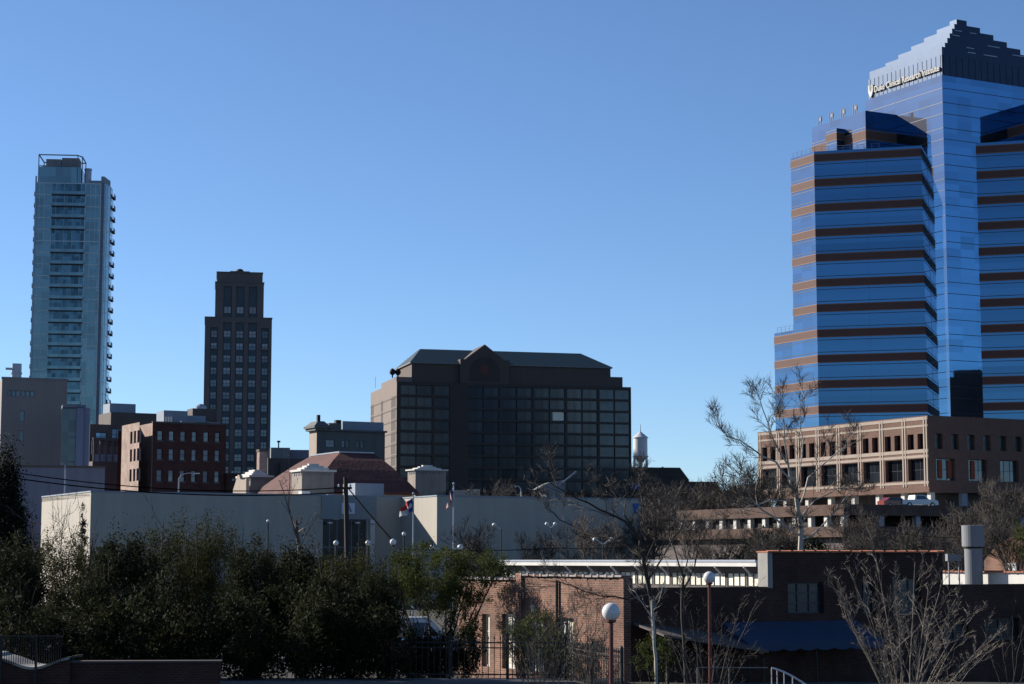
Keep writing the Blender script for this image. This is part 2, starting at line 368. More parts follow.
tbox = Fr(0, 0, 28, xy=TW.at(A[0]+.0, A[1]))
# terrace box between parapet and upper block
def seg(px, py, d): return loc(Wp(px, py, d))
bx0 = seg(836.5, 128, 332.); bx1 = loc(TW.at(bx0[0]+3.9, bx0[1]))
cub = [bx0, (bx0[0]+3.9, bx0[1]), (bx0[0]+3.9, bx0[1]+3), (bx0[0], bx0[1]+3)]
# right wing
Pt = (TW.w(976, 144), 0.); Ptw = TW.at(*Pt)
dR = (cos(radians(-17)), sin(radians(-17)))
Q = loc((Ptw[0]+dR[0]*24, Ptw[1]+dR[1]*24))
rw = [(Pt[0], .4), Pt, Q, (Q[0]+8, Q[1]+8), (WX+8, 12), (Pt[0], 12)]
Fx = 14.3
up2 = [(Fx, .4), (Fx, -6.8), (Fx+14, -6.8), (Fx+14, 10), (Fx, 10)]
for poly, z1, nm in ((wing, zpar, 'left_wing'), (ext, zext, 'low_wing'), (up, zC, 'upper_block'), (rw, zpar, 'right_wing'), (up2, zC, 'right_upper_block'), (cub, zat(128, 332.), 'terrace_box')):
    w = MB().prism(poly, 0, z1).build(nm, 'mirror', tower)
    z_lo = 0 if nm in ('left_wing', 'low_wing', 'right_wing') else zpar
    top_rel = z1
    bands = MB(); edges = MB(); mul = MB()
    for zb in levels:
        b0, b1 = zb+.06, zb + 1.5
        if nm in ('upper_block', 'right_upper_block'): b0 += -.9; b1 += -.6
        if b1 > z1 or b0 < max(z_lo - .5, 1): continue
        bands.prism(off(poly, .06), b0+.12, b1-.12); edges.prism(off(poly, .075), b0, b0+.13); edges.prism(off(poly, .075), b1-.13, b1)
        mul.prism(off(poly, .03), b0-.48, b0-.38)
        if b1+.5 < z1: mul.prism(off(poly, .03), b1+.38, b1+.48)
    if bands.v:
        bands.build('brick_band', 'copper', w); edges.build('band_edge', 'copper_edge', w); mul.build('mullion', 'mullion', w)
# cap + stepped pyramid
ci = .45
zct = zat(55, 321.)
cap = [(ci, ci), (WX-ci, ci), (WX-ci, WY-ci), (ci, WY-ci)]
MB().prism(cap, zc, zct).build('cap_wall', 'cap', tower)
lv = MB()
for k in range(18):
    x = .8 + k*1.4
    if x < WX-1: lv.box(x, x+.08, ci-.05, ci, zc+.1, zct-.05)
for k in range(17):
    y = .8 + k*1.18
    lv.box(ci-.06, ci, y, y+.12, zc+.1, zct-.05)
lv.build('cap_rib', 'cap', tower)
zap = zat(21, 335.)
NS = 7; hh = (zap-zct)/NS
pyr = MB(); slits = MB()
cxp, cyp = WX/2, WY/2
for k in range(NS):
    s_ = 1 - (k+.0)/NS if k else 1.
    s_ = (NS-k-.35)/NS if k else .985
    hx, hy = (WX/2-ci)*s_, (WY/2-ci)*s_
    pyr.box(cxp-hx, cxp+hx, cyp-hy, cyp+hy, zct+hh*k, zct+hh*(k+1)-.0)
    rr = random.Random(k)
    if k < NS-1:
        x = cxp-hx+.6
        while x < cxp+hx-3:
            L_ = rr.uniform(1., 3.6)
            if rr.random() < .6: slits.box(x, x+L_, cyp-hy-.05, cyp-hy+.01, zct+hh*(k+1)-.34, zct+hh*(k+1)-.2)
            x += L_ + rr.uniform(.8, 3.5)
    yy = cyp-hy+.5
    while yy < cyp+hy-1.5:
        L_ = rr.uniform(.8, 2.4)
        if rr.random() < .0: slits.box(cxp-hx-.05, cxp-hx+.01, yy, yy+L_, zct+hh*(k+1)-.5, zct+hh*(k+1)-.2)
        yy += L_ + rr.uniform(.5, 2.)
pyr.build('stepped_pyramid', 'cap', tower)
slits.build('sky_gap_strip', 'silver', tower)  # pale strips added for the bright sky seen through gaps under the steps
# roof antennas on the upper block
for i, (px, py0) in enumerate(((819, 125), (829, 121), (840, 117), (850, 113))):
    m = MB(); d = 345 - i*3; x, y = loc(Wp(px, py0, d)); z = zC - .1
    ztop = zC + 1.9
    yy_ = C[1] + 13.2 - i*3.4; xx_ = C[0] + .5
    for q in (0, .5, 1.0): m.box(xx_, xx_+.1, yy_+q, yy_+q+.1, z, ztop)
    m.box(xx_-.05, xx_+.15, yy_-.05, yy_+.45, z+1.0, z+1.7)
    m.build('antenna', 'mullion', tower)
rl = MB()
def rail_seg(m, p, q, z, h, n):
    for k in range(n+1):
        x, y = p[0]+(q[0]-p[0])*k/n, p[1]+(q[1]-p[1])*k/n; m.tube([(x, y, z), (x, y, z+h)], .03, 4)
    m.tube([(p[0], p[1], z+h), (q[0], q[1], z+h)], .03, 4); m.tube([(p[0], p[1], z+h*.5), (q[0], q[1], z+h*.5)], .02, 4)
rail_seg(rl, (A[0]+.3, A[1]+.3), (C[0]-.2, A[1]+.3-(A[0]-C[0])*-1*-.0), zpar, .9, 8) if False else None
i1 = (A[0]+.4, A[1]+.4); i2 = (A[0]+(B[0]-A[0])*.62+.2, A[1]+(B[1]-A[1])*.62+.5)
rail_seg(rl, i1, i2, zpar, .9, 9); rail_seg(rl, i1, (Lp[0]+.3, Lp[1]-.3), zpar, .9, 5)
e1_ = (A[0]+.4, A[1]+lA+.6); rail_seg(rl, e1_, (A[0]+.4, A[1]+tL2-.4), zext, 1., 4)
rl.build('roof_railing', 'silver', tower)
# the sign
def text_mesh(s, size, ext=.03, align='LEFT'):
    cu = bpy.data.curves.new('lettering', 'FONT'); cu.body = s; cu.size = size; cu.extrude = ext; cu.align_x = align; cu.offset = size*.012
    o = bpy.data.objects.new('tmp', cu); COL.objects.link(o)
    bpy.context.view_layer.update()
    me = bpy.data.meshes.new_from_object(o.evaluated_get(bpy.context.evaluated_depsgraph_get()))
    bpy.data.objects.remove(o); return me
me = text_mesh('Duke Clinical Research Institute', 1.55, .12); me.materials.clear(); me.materials.append(M['white'])
wd = max(v.co.x for v in me.vertices); sc_ = (WY-ci*2-2.3)/wd
for v in me.vertices: v.co.x *= sc_
zs0 = zc + 1.0
o = link('lettering', me, tower, (ci-.2, WY-ci-1.9, zs0)); o.rotation_euler = (pi/2, 0, -pi/2)
em = MB(); pts = [(-.65, 1.5), (.65, 1.5), (.65, .35), (.35, -.35), (0, -.75), (-.35, -.35), (-.65, .35)]
y0 = WY-ci-.9
inner = [(a*.45, b*.62+.25) for a, b in pts]
def ring(mb, pts, x0, x1, m):
    n = len(pts); vs = [(x0, y0-a, zs0+b) for a, b in pts] + [(x1, y0-a, zs0+b) for a, b in pts]
    mb.add(vs, [tuple(range(n)), tuple(range(2*n-1, n-1, -1))] + [(i, n+i, n+(i+1) % n, (i+1) % n) for i in range(n)], m)
ring(em, pts, ci-.30, ci-.02, 0); ring(em, [(a*.4, b*.5+.7) for a, b in pts], ci-.34, ci-.28, 1)
em.build('emblem', ['white', 'grey'], tower)

# ================================================================== ANNEX + GARAGE
AN = Fr(929, 280, 28)
annex = house('banded_brick_office', 'low rose brick office with pale stone grid standing in front of the blue glass tower', 'office building', AN)
ztA = AN.z(417); zbA = AN.z(492); D = AN.dep(757.5, 434); W = 46.
nb = 8; bw = (D-.6)/nb
zu0, zu1 = AN.z(448.5), AN.z(433); zl0, zl1 = AN.z(480), AN.z(458)
lf_u, lf_l, fr_u, fr_l = [], [], [], []
for k in range(nb):
    a = .5 + k*bw
    lf_u += [(a+.75, a+.75+bw*.27, zu0, zu1), (a+bw*.57, a+bw*.84, zu0, zu1)]
    lf_l.append((a+.75, a+bw-.35, zl0, zl1))
k = 1.4
for i in range(14):
    fr_u.append((k+i*3.05, k+i*3.05+1.35, zu0, zu1))
for i in range(7): fr_l.append((k+i*6.1, k+i*6.1+3.6, zl0, zl1))
mb = MB(); block(mb, W, D, zbA, ztA, fr_u+fr_l, lf_u+lf_l, depth=.7)
mb.quad((0, 0, zbA), (0, D, zbA), (W, D, zbA), (W, 0, zbA))
mb.box(0, W, 0, .35, ztA, ztA+.25); mb.box(0, .35, .35, D, ztA, ztA+.25)
mb.build('wall', 'brick_annex', annex)
st = MB()
for z_, h_ in ((ztA-.35, .45), (ztA-1.35, .3), (zu1+.0, .0), (zu0-.55, .5), (zl1+.12, .4), (zl0-.5, .35)):
    if h_: st.box(-.06, 0, 0, D, z_, z_+h_)
for k in range(nb+1):
    y = D - (.5 + k*bw) if k < nb else D-(.5+nb*bw)+.35
    y = min(max(y, .55), D-.3)
    for q in (-.28, .28): st.box(-.09, -.0, y+q-.14, y+q+.14, zl0-.9, ztA+.02)
st.build('stone_trim', 'limestone', annex)
windows(annex, *LEFT(D), lf_u, .7, 'plain', ('mullion', 'winblack'), 1, 2)
windows(annex, *LEFT(D), lf_l, .7, 'plain', ('mullion', 'winblack'), 2, 2)
windows(annex, *FRONT(), fr_u, .7, 'plain', ('mullion', 'winglass'), 2, 2)
windows(annex, *FRONT(), fr_l, .7, 'plain', ('mullion', 'winglass'), 3, 2)
for i, a in enumerate((2.2, 4.0, 8.4, 11.8, 19.4)):
    b_ = MB().box(a, a+.75, .5, .56, zl0+.3, zl1-.2); b_.build('reflection_strip', 'orange', annex)  # orange strips paint in what the front windows reflect
# deck slab + columns beneath
cz0 = zat(506, 279.); rz = MB()
for k in range(8):
    y = .7 + k*(D-1.4)/7
    MB().box(.5, 1.3, y-.4, y+.4, cz0, zbA).build('column', 'white', annex)
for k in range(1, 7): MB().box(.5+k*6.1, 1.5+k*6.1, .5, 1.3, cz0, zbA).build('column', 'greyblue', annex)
MB().box(3., W, 3., D-1, cz0, zbA).build('recessed_wall', 'brown', annex)
# garage
GA = Fr(843, 255, 28)
gar = house('parking_garage', 'long low parking garage with rose concrete parapets and white columns below the brick office', 'parking garage', GA)
zt = GA.z(504); D2 = GA.dep(676, 511); W2 = 62.
e = MB()
def deck(z1, z0, D, off_=0.): 
    e.box(0-off_, .3-off_, 0, D, z0, z1); e.box(.3-off_, W2, 0, .3, z0, z1)
deck(zt, zt-1.45, D2)
e.build('upper_parapet', 'brick_garage', gar)
MB().box(.3, W2, .3, D2, zt-.8, zt-.35).build('deck', 'concrete', gar)
zl = GA.z(528, 0, 20)-.05; D3 = D2 + 8
e = MB(); deck(zl, zl-1.4, D3); e.build('lower_parapet', 'brick_garage', gar)
MB().box(.3, W2, .3, D3, zl-1.3, zl-.9).build('deck', 'concrete', gar)
for k in range(12):
    y = .8 + k*(D2-1.6)/11; MB().box(.32, 1.0, y-.35, y+.35, zl-.9, zt-.8).build('column', 'white', gar)
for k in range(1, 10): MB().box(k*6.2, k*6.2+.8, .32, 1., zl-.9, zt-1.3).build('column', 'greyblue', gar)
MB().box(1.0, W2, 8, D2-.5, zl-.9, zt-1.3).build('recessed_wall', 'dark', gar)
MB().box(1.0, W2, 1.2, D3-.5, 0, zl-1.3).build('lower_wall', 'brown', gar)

# brown block that stands out of frame to the right and is mirrored in the foot of the glass tower
RB = thing('brown_brick_block', 'brown block outside the frame mirrored in the foot of the glass tower', 'building', (122, 312, 0), radians(-10))
m = MB(); m.box(0, 40, -26, 0, 0, 40); m.box(1.5, 10, -24, -18, 40, 42); m.box(2, 9, -10, -5, 40, 41.5); m.build('wall', 'copper_edge', RB)
for k in range(5):
    for j in range(4): MB().box(-.04, 0, -23+k*4.6, -20.5+k*4.6, 8+j*7, 11+j*7).build('window', 'windark', RB)
# ================================================================== vehicles
def vehicle(kind, paint, label, cat, loc, rz, name='parked_car', group=None):
    t = thing(name, label, cat, loc, rz, group)
    if kind == 'pickup':
        prof = [(-2.8, .5), (-2.8, 1.12), (-1.0, 1.15), (-.9, 1.15), (-.75, 1.78), (.75, 1.8), (1.3, 1.2), (2.6, 1.08), (2.8, .85), (2.8, .45)]
        glassp = [(-.62, 1.2), (-.55, 1.68), (.68, 1.7), (1.12, 1.22)]; wx = (-1.75, 1.85); w = .95; R = .4
    elif kind == 'van':
        prof = [(-2.4, .4), (-2.45, 1.9), (-2.2, 2.2), (1.1, 2.2), (1.9, 1.35), (2.5, 1.15), (2.6, .4)]
        glassp = [(.3, 1.35), (.3, 1.95), (1.05, 1.95), (1.6, 1.35)]; wx = (-1.5, 1.6); w = .95; R = .36
    else:
        prof = [(-2.2, .4), (-2.25, .9), (-1.9, 1.0), (-1.3, 1.42), (.35, 1.45), (1.1, .98), (2.0, .85), (2.25, .65), (2.2, .35)]
        glassp = [(-1.45, 1.02), (-1.15, 1.35), (.3, 1.38), (.85, 1.0)]; wx = (-1.35, 1.35); w = .88; R = .33
    n = len(prof); b = MB()
    cs = [(-w, .0), (-w*.96, 0), (w*.96, 0), (w, 0)]
    def side(y, k): return [(x, y*(1-.14*max(0, (z-1.0))/.8), z) for x, z in prof]
    b.add(side(-w, 0)+side(w, 0), [tuple(range(n)), tuple(range(2*n-1, n-1, -1))] + [(i, n+i, n+(i+1) % n, (i+1) % n) for i in range(n)])
    if kind == 'pickup': pass
    b.build('body', paint, t)
    for s in (-1, 1):
        q = MB(); k = len(glassp); yy = lambda z, e: s*(w*(1-.14*max(0, (z-1.0))/.8)+e)
        q.add([(x, yy(z, .01), z) for x, z in glassp] + [(x, yy(z, -.03), z) for x, z in glassp], [tuple(range(k)), tuple(range(2*k-1, k-1, -1))] + [(i, k+i, k+(i+1) % k, (i+1) % k) for i in range(k)])
        q.build('side_window', 'windark', t)
        MB().box(prof[-1][0]-.02, prof[-1][0]+.05, s*w*.62-.16, s*w*.62+.16, .62, .8).build('headlight', 'lampclear', t)
        MB().box(prof[0][0]-.05, prof[0][0]+.02, s*w*.75-.1, s*w*.75+.1, .7, .95).build('taillight', 'lampred', t)
        for x in wx:
            wl = link('wheel', None, t, (x, s*(w-.1), R)); wl.rotation_euler = (pi/2, 0, 0)
            MB().lathe([(R*.6, -.12), (R, -.1), (R, .1), (R*.6, .12)], 16).build('tyre', 'tyre', wl); MB().lathe([(R*.1, -.13), (R*.58, -.125), (R*.58, .125), (R*.1, .13)], 12).build('rim', 'rim', wl)
    i = [j for j in range(n-1) if prof[j][0] > 0 and prof[j+1][0] > prof[j][0] and prof[j][1]-prof[j+1][1] > .35]
    if i:
        (xa, za), (xb, zb2) = prof[i[0]], prof[i[0]+1]
        f1, f2 = .1, .9; xa_, za_ = xa+(xb-xa)*f1, za+(zb2-za)*f1; xb_, zb_ = xa+(xb-xa)*f2, za+(zb2-za)*f2
        MB().add([(xa_+.01, -w*.72, za_+.01), (xa_+.01, w*.72, za_+.01), (xb_+.01, w*.8, zb_+.01), (xb_+.01, -w*.8, zb_+.01), (xa_-.03, -w*.72, za_-.02), (xa_-.03, w*.72, za_-.02), (xb_-.03, w*.8, zb_-.02), (xb_-.03, -w*.8, zb_-.02)],
            [(0, 3, 2, 1), (4, 5, 6, 7), (0, 1, 5, 4), (1, 2, 6, 5), (2, 3, 7, 6), (3, 0, 4, 7)]).build('windscreen', 'windark', t)
    return t
pk = P(917, 503, 263)
vehicle('pickup', 'carwhite', 'white pickup truck parked on the garage deck under the brick office', 'pickup truck', (pk[0], pk[1], zt-.35), radians(20), 'pickup_truck')
pk = P(895, 503, 262)
vehicle('car', 'carred', 'red car parked on the garage deck just behind the white pickup', 'car', (pk[0], pk[1], zt-.35), radians(20), 'parked_car')

# ================================================================== HOTEL
kH = 480.
HO = Fr(397, kH, 15, 384)
hotel = house('brown_hotel', 'wide dark brown hotel with green metal hip roof and central gable', 'hotel', HO)
Wh = HO.w(631, 384); Dh = HO.dep(371, 384); zm = HO.z(381.5); zr = (HO.z(383.6)-HO.z(478))/8.
sp = 11.9/1925*kH*1.0
ncol = 14; cw = (Wh-.8)/ncol
rows = [(HO.z(394.2)-sp*k, HO.z(384.6)-sp*k) for k in range(0, 17) if HO.z(394.2)-sp*k > 1]
xsH = []
for i in range(ncol):
    if i in (3,): continue
    xsH.append((.7+i*cw+(.3 if i % 2 == 0 else .06), .7+(i+1)*cw-(.06 if i % 2 == 0 else .3)))
fr = grid(xsH, rows)[:]
fr = [q for q in fr if q[3] < zm-.5]
lw = [(Dh*.86, Dh*.965), (Dh*.40, Dh*.58)]
lfc = [q for q in grid([(.8, 4.6), (Dh*.42, Dh*.50), (Dh*.81, Dh*.97)], [(a, b+.3) for a, b in rows]) if q[3] < zm-.5]
mb = MB(); block(mb, Wh, Dh, 0, zm, fr, [], depth=.5)
mb.build('wall', 'hotel_band', hotel)
mb = MB(); facade(mb, (-.05, Dh), (0., -1.), Dh, 0, zm+.02, lfc, .5); mb.box(-.04, .0, 0, .02, 0, zm)
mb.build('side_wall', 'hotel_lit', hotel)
bd = MB(); 
for a, b in rows:
    if b < zm: bd.box(-.12, -.05, 0, Dh, a-.75, a-.5); 
bd.build('floor_band', 'brown', hotel)
big = [q for q in fr if q[2] > HO.z(492)]
small = [q for q in fr if q not in big] + big[99:]
rH = random.Random(3)
windows(hotel, *FRONT(), big[:99], .5, lambda r: rH.choice(['plain', 'plain', 'half']), ('hotel_band', 'winhotel'), 2, 1, bar=.05)
sm = MB()
for a, b, c, d_ in small: sm.box(a, b, .42, .48, c, d_)
if small: tag(sm.build('lower_window', 'windark', hotel), kind='stuff')
windows(hotel, (-.05, Dh), (0., -1.), [q for q in lfc if q[2] > HO.z(492)], .5, 'plain', ('hotel_band', 'winblack'), 1, 1)
# one lit pane, its brightness painted as a pale panel
a_ = HO.w(553, 415); c_ = HO.w(564, 415)
MB().box(a_, c_, .3, .36, HO.z(420, 35), HO.z(411.5, 35)).build('lit_pane_panel', 'blindpale', hotel)
# attic storey + roof
xa0, xa1 = 4.0, HO.w(612, 376); za = HO.z(366, 45); ym = 1.2; Da = 20.
MB().box(xa0, xa1, ym, Da, zm, za).build('attic_wall', 'hotel', hotel)
MB().box(xa1, HO.w(624, 376), ym, Da, zm, HO.z(376, 52)).build('attic_step', 'hotel', hotel)
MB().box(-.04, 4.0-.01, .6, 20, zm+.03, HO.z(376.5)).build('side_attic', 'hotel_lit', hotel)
MB().box(xa0-.5, xa1+.4, ym-.5, Da+.5, za-.25, za+.02).build('eave', 'grey', hotel)
rz_ = HO.z(349.3, 8, 10); rf = MB()
x0, x1 = xa0-.5, xa1+.4; y0_, y1_ = ym-.5, Da+.5; rx0 = HO.w(421, 349)+1.8; rx1 = HO.w(594, 357)-.8; ry = (y0_+y1_)/2
rf.add([(x0, y0_, za+.02), (x1, y0_, za+.02), (x1, y1_, za+.02), (x0, y1_, za+.02), (rx0, ry-1.5, rz_), (rx1, ry-1.5, rz_), (rx1, ry+1.5, rz_), (rx0, ry+1.5, rz_)],
       [(0, 1, 5, 4), (1, 2, 6, 5), (2, 3, 7, 6), (3, 0, 4, 7), (4, 5, 6, 7), (0, 3, 2, 1)])
roof = rf.build('roof', 'greenroof', hotel)
sm = MB()
k = x0+1.
while k < x1-1:
    f_ = min(1., (k-x0)/(rx0-x0), (x1-k)/(x1-rx1)); sm.tube([(k, y0_, za+.06), (k, y0_+(ry-1.5-y0_)*f_, za+.04+(rz_-za)*f_)], .03, 4, cap=False); k += 1.2

gx = HO.w(485, 345); hw = 5.2; zg = HO.z(344.3, gx); zgb = HO.z(358, gx)
gb = MB(); gp = [(gx-hw-1.2, zm), (gx+hw+1.2, zm), (gx+hw+1.2, zgb-.4), (gx+hw, zgb-.4), (gx, zg), (gx-hw, zgb-.4), (gx-hw-1.2, zgb-.4)]
def extr(mb, pts, ya, yb, m=0):
    n = len(pts); mb.add([(a, ya, b) for a, b in pts] + [(a, yb, b) for a, b in pts], [tuple(range(n)), tuple(range(2*n-1, n-1, -1))] + [(i, n+i, n+(i+1) % n, (i+1) % n) for i in range(n)], m)
extr(gb, gp, .15, 11.); gb.build('gable', 'hotel', hotel)
ar = MB(); zc0 = zgb-3.6; ap = [(gx+3.9*cos(t), zc0+3.9*sin(t)) for t in [pi*k/12 for k in range(13)]] ; ap = [(gx+3.9, zm+.6)] + ap + [(gx-3.9, zm+.6)]
extr(ar, ap, .05, .2); ar.build('arch_recess', 'hotel_band', hotel)
oc = MB(); extr(oc, [(gx+1.3*cos(t), zc0+.6+1.3*sin(t)) for t in [pi/8+pi*k/4 for k in range(8)]], -.02, .1); oc.build('round_window', 'redsteel', hotel)
for px in (391.5, 397):
    a = HO.w(px, 364); m = MB(); m.lathe([(.15, zm+1.2), (.2, zm+1.9), (.6, zm+2.1), (.8, zm+2.7), (.6, zm+3.3), (.15, zm+3.6)], 14, c=(a+.9, 3.2)); m.build('roof_ventilator', 'dark', hotel, smooth=True)
MB().tube([(-.0+.4, Dh-4, zm+1), (.4, Dh-4, zm+4)], .07, 5).build('aerial', 'silver', hotel)

# ================================================================== ART DECO TOWER
AD = Fr(205, 430, 9, 320)
deco = house('art_deco_tower', 'narrow dark brown art deco high-rise with stepped top', 'high-rise', AD)
Wd = AD.w(272, 320); zs_ = AD.z(317.5); ztp = AD.z(271.5)
ux0, ux1 = AD.w(215.2, 300), AD.w(263.8, 300)
cx = [AD.w(p, 380) for p in (213.3, 226.4, 239, 251.7, 264.4)]
step = 12.45/1925*430
top_rows = [AD.z(336.5)-step*k for k in range(-2, 22) if AD.z(336.5)-step*k > 3]
rec = [(c-.85, c+.85, 2., zs_-2.2) for c in (cx[0], cx[4])] + [(c-.95, c+.95, 2., zs_-1.) for c in cx[1:4]]
mb = MB(); block(mb, Wd, 15, 0, zs_, rec, [], depth=.35); mb.build('wall', 'deco', deco)
MB().box(.2, Wd-.2, .36, .5, 2, zs_-.5).build('spandrel', 'deco_rec', deco)
urec = [(c-ux0-.95, c-ux0+.95, zs_+.3, ztp-3.2) for c in cx[1:4]]
mb = MB(); block(mb, ux1-ux0, 12.5, zs_, ztp-2.2, urec, [], x0=ux0, y0=.5, depth=.35); mb.box(ux0+.3, ux1-.3, .8, 12, ztp-2.2, ztp)
mb.box(ux0-.1, ux1+.1, .4, 12.9, ztp-2.35, ztp-2.1); mb.box(ux0+.2, ux1-.2, .7, 12.2, ztp, ztp+.2)
for c in ((ux0+ux1)/2,): mb.box(c-2.2, c+2.2, .6, 6, ztp, ztp+.35)
mb.build('crown', 'deco', deco)
MB().box(ux0+.2, ux1-.2, .87, 1., zs_, ztp-3).build('crown_spandrel', 'deco_rec', deco)
MB().lathe([(.9, ztp+.3), (.95, ztp+.7), (.6, ztp+1.1), (.1, ztp+1.25)], 14, c=((ux0+ux1)/2, 3)).build('roof_dome', 'dark', deco)
for a, b in ((0, ux0-.1), (ux1+.1, Wd)): MB().box(a-.1, b+.1, -.1, 14, zs_, zs_+.25).build('shoulder_coping', 'deco', deco)
for a in (cx[0], cx[4]): MB().box(a-1.3, a+1.3, -.08, 0, zs_-7.2, zs_-6.9).build('ledge', 'deco', deco)
rD = random.Random(5)
wr = []
for c, hw_ in zip(cx, (.7, .82, .82, .82, .7)):
    for z in top_rows:
        if z+1.6 < zs_-.8 or (abs(c-cx[2]) < 5 and z > zs_ and z < zs_+5):
            if z < AD.z(482): continue
            wr.append((c-hw_, c+hw_, z-.15, z+1.45))
up_ = [q for q in wr if q[2] > zs_]; lo_ = [q for q in wr if q[2] <= zs_]
windows(deco, (0, 0), (1., 0.), lo_, .33, lambda r: rD.choice(['blind', 'blind_high', 'blind_high', 'blind_low', 'full', 'blind', 'plain']), ('deco_rec', 'winglass', 'blind'), 2, 2, bar=.09)
windows(deco, (0, .5), (1., 0.), up_, .33, 'full', ('deco_rec', 'winglass', 'blind'), 2, 1, bar=.09)

# ================================================================== CONDO TOWER
CO = Fr(34.3, 620, 6, 250)
condo = house('glass_condo_tower', 'tall slender teal glass residential tower with stacked balconies', 'skyscraper', CO)
Wc = CO.w(102.6, 250); zt_ = CO.z(182); FL = 3.83; Dc = 28.
poly = [(0, 0), (Wc, 0), (Wc+.9, 2.2), (Wc+1.55, 5.5), (Wc+1.7, 10.), (Wc+.9, 18), (Wc+.3, Dc), (-.6, Dc), (-.9, 12), (-.5, 3)]
MB().prism(poly, 0, zt_).build('glazing', 'condo', condo)
nf = int((zt_-4)/FL)
m1 = MB(); 
mid0, mid1 = CO.w(50.5, 250), CO.w(84, 250); gr0 = mid1+.0; gr1 = CO.w(99.5, 250)
for k in range(nf+1):
    z = zt_ - .25 - k*FL
    m1.prism(off(poly, .06), z-.13, z+.13)
m1.build('floor_line', 'palemullion', condo)
MB().box(mid0, mid1, -.035, 0, 3, zt_-.4).build('recess_shade_panel', 'condo_dark', condo)  # flat darker panel, painted shade of the balcony recess
m2 = MB()
for x in [gr0+.05, gr1] + [gr0+(gr1-gr0)*q for q in (.33, .66)] + [CO.w(38, 250), CO.w(43, 250), mid0-.05]:
    th = .26 if x in (gr0+.05, gr1) else .12; m2.box(x-th/2, x+th/2, -.14, -.0, 3, zt_-.3)
for k in range(4): x = mid0+(mid1-mid0)*(k+.5)/4; m2.box(x-.04, x+.04, -.1, 0, 3, zt_)
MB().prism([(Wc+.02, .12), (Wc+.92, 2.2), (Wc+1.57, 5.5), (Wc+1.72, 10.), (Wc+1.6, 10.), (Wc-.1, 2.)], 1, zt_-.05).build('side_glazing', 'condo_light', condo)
for (a, b) in ((Wc+.9, 2.2), (Wc+1.55, 5.5)): m2.box(a-.05, a+.12, b-.06, b+.06, 3, zt_)
m2.build('mullion', 'palemullion', condo)
MB().box(CO.w(100, 250), CO.w(102.8, 250)+.05, -.2, 0, 0, zt_+.1).build('corner_column', 'slate', condo)
MB().box(-.25, .25, -.3, .0, 0, CO.z(176)).build('corner_fin', 'silver', condo)
bal = MB(); bal.box(0, mid1-mid0, -1.0, 0, 0, .28); 
rail = MB(); rail.box(.02, mid1-mid0-.02, -.98, -.93, .28, 1.25)
bm_, rm_ = bal.mesh('balcony', 'redsteel' if False else 'brown'), rail.mesh('balcony_rail', 'condo')
sb = MB(); sb.box(0, .85, 0, 5., 0, .4, 0); sbm = sb.mesh('side_balcony', 'brown'); sr = MB(); sr.box(.78, .84, .02, 4.98, .4, 1.5); srm = sr.mesh('side_balcony_rail', 'greyblue')
for k in range(1, nf+1):
    z = zt_ - .25 - k*FL - .14
    if z < CO.z(425): break
    if k not in (5,):
        b = link('balcony', bm_, condo, (mid0, 0, z)); link('balcony_rail', rm_, b)
    b = link('side_balcony', sbm, condo, (Wc+1.5, 10., z+FL*.35)); link('side_balcony_rail', srm, b)
    b = link('side_balcony', sbm, condo, (-.85, 13., z+FL*.3), pi); link('side_balcony_rail', srm, b)
# penthouse and crown frame
p1 = CO.w(80, 180)
MB().box(.3, p1, 1.5, 14, zt_, CO.z(165.5)).build('penthouse', 'condo', condo)
zf0, zf1 = CO.z(165), CO.z(153)
cr = MB(); 
for (a, b) in ((.3, 1.5), (p1-1.2, 1.5), (p1, 4.), (.3, 14), (p1, 14)): cr.box(a, a+.28, b, b+.28, zt_, zf1)
cr.box(.3, p1-1., 1.5, 1.78, zf1-.35, zf1); cr.box(.3, .58, 1.78, 14, zf1-.35, zf1); cr.prism([(p1-1.2, 1.5), (p1+.2, 4.), (p1+.2, 4.4), (p1-1.2, 1.9)], zf1-.35, zf1); cr.box(p1, p1+.28, 4.4, 14, zf1-.35, zf1); cr.box(.58, p1, 14.3, 14.6, zf1-.35, zf1)
cr.box(.3, p1, 1.5, 1.7, zf0, zf0+.25)
cr.build('crown_frame', 'grey', condo)
dk = MB(); dk.box(2.6, 7.5, 3, 9, zf0, zf0+2.7); dk.box(7.7, p1-.8, 3, 9, zf0, zf0+3.2); dk.box(.7, 2.4, 8, 9, zf0, zf0+1.6)
dk.build('roof_plant', 'grey', condo)
MB().lathe([(1.1, CO.z(182)), (1.1, CO.z(168)), (1.25, CO.z(168)+.1), (1.25, CO.z(166))], 16, c=(CO.w(86, 180)+.3, 3)).build('roof_tank', 'silver', condo)
gl = MB(); gl.prism([(Wc-1, .1), (Wc, .1), (Wc+1.2, 8), (Wc+1.1, 8), (Wc-.05, .2), (Wc-1, .2)], zt_, CO.z(175)); gl.box(p1+2.5, Wc-1, .1, .2, zt_, zt_+.9); gl.build('parapet_glass', 'greyblue', condo)
mc = MB()
for a in (p1+3, p1+5.2): mc.box(a, a+1.2, 2, 3, zt_, zt_+1.2)
mc.build('roof_planter', 'dark', condo)

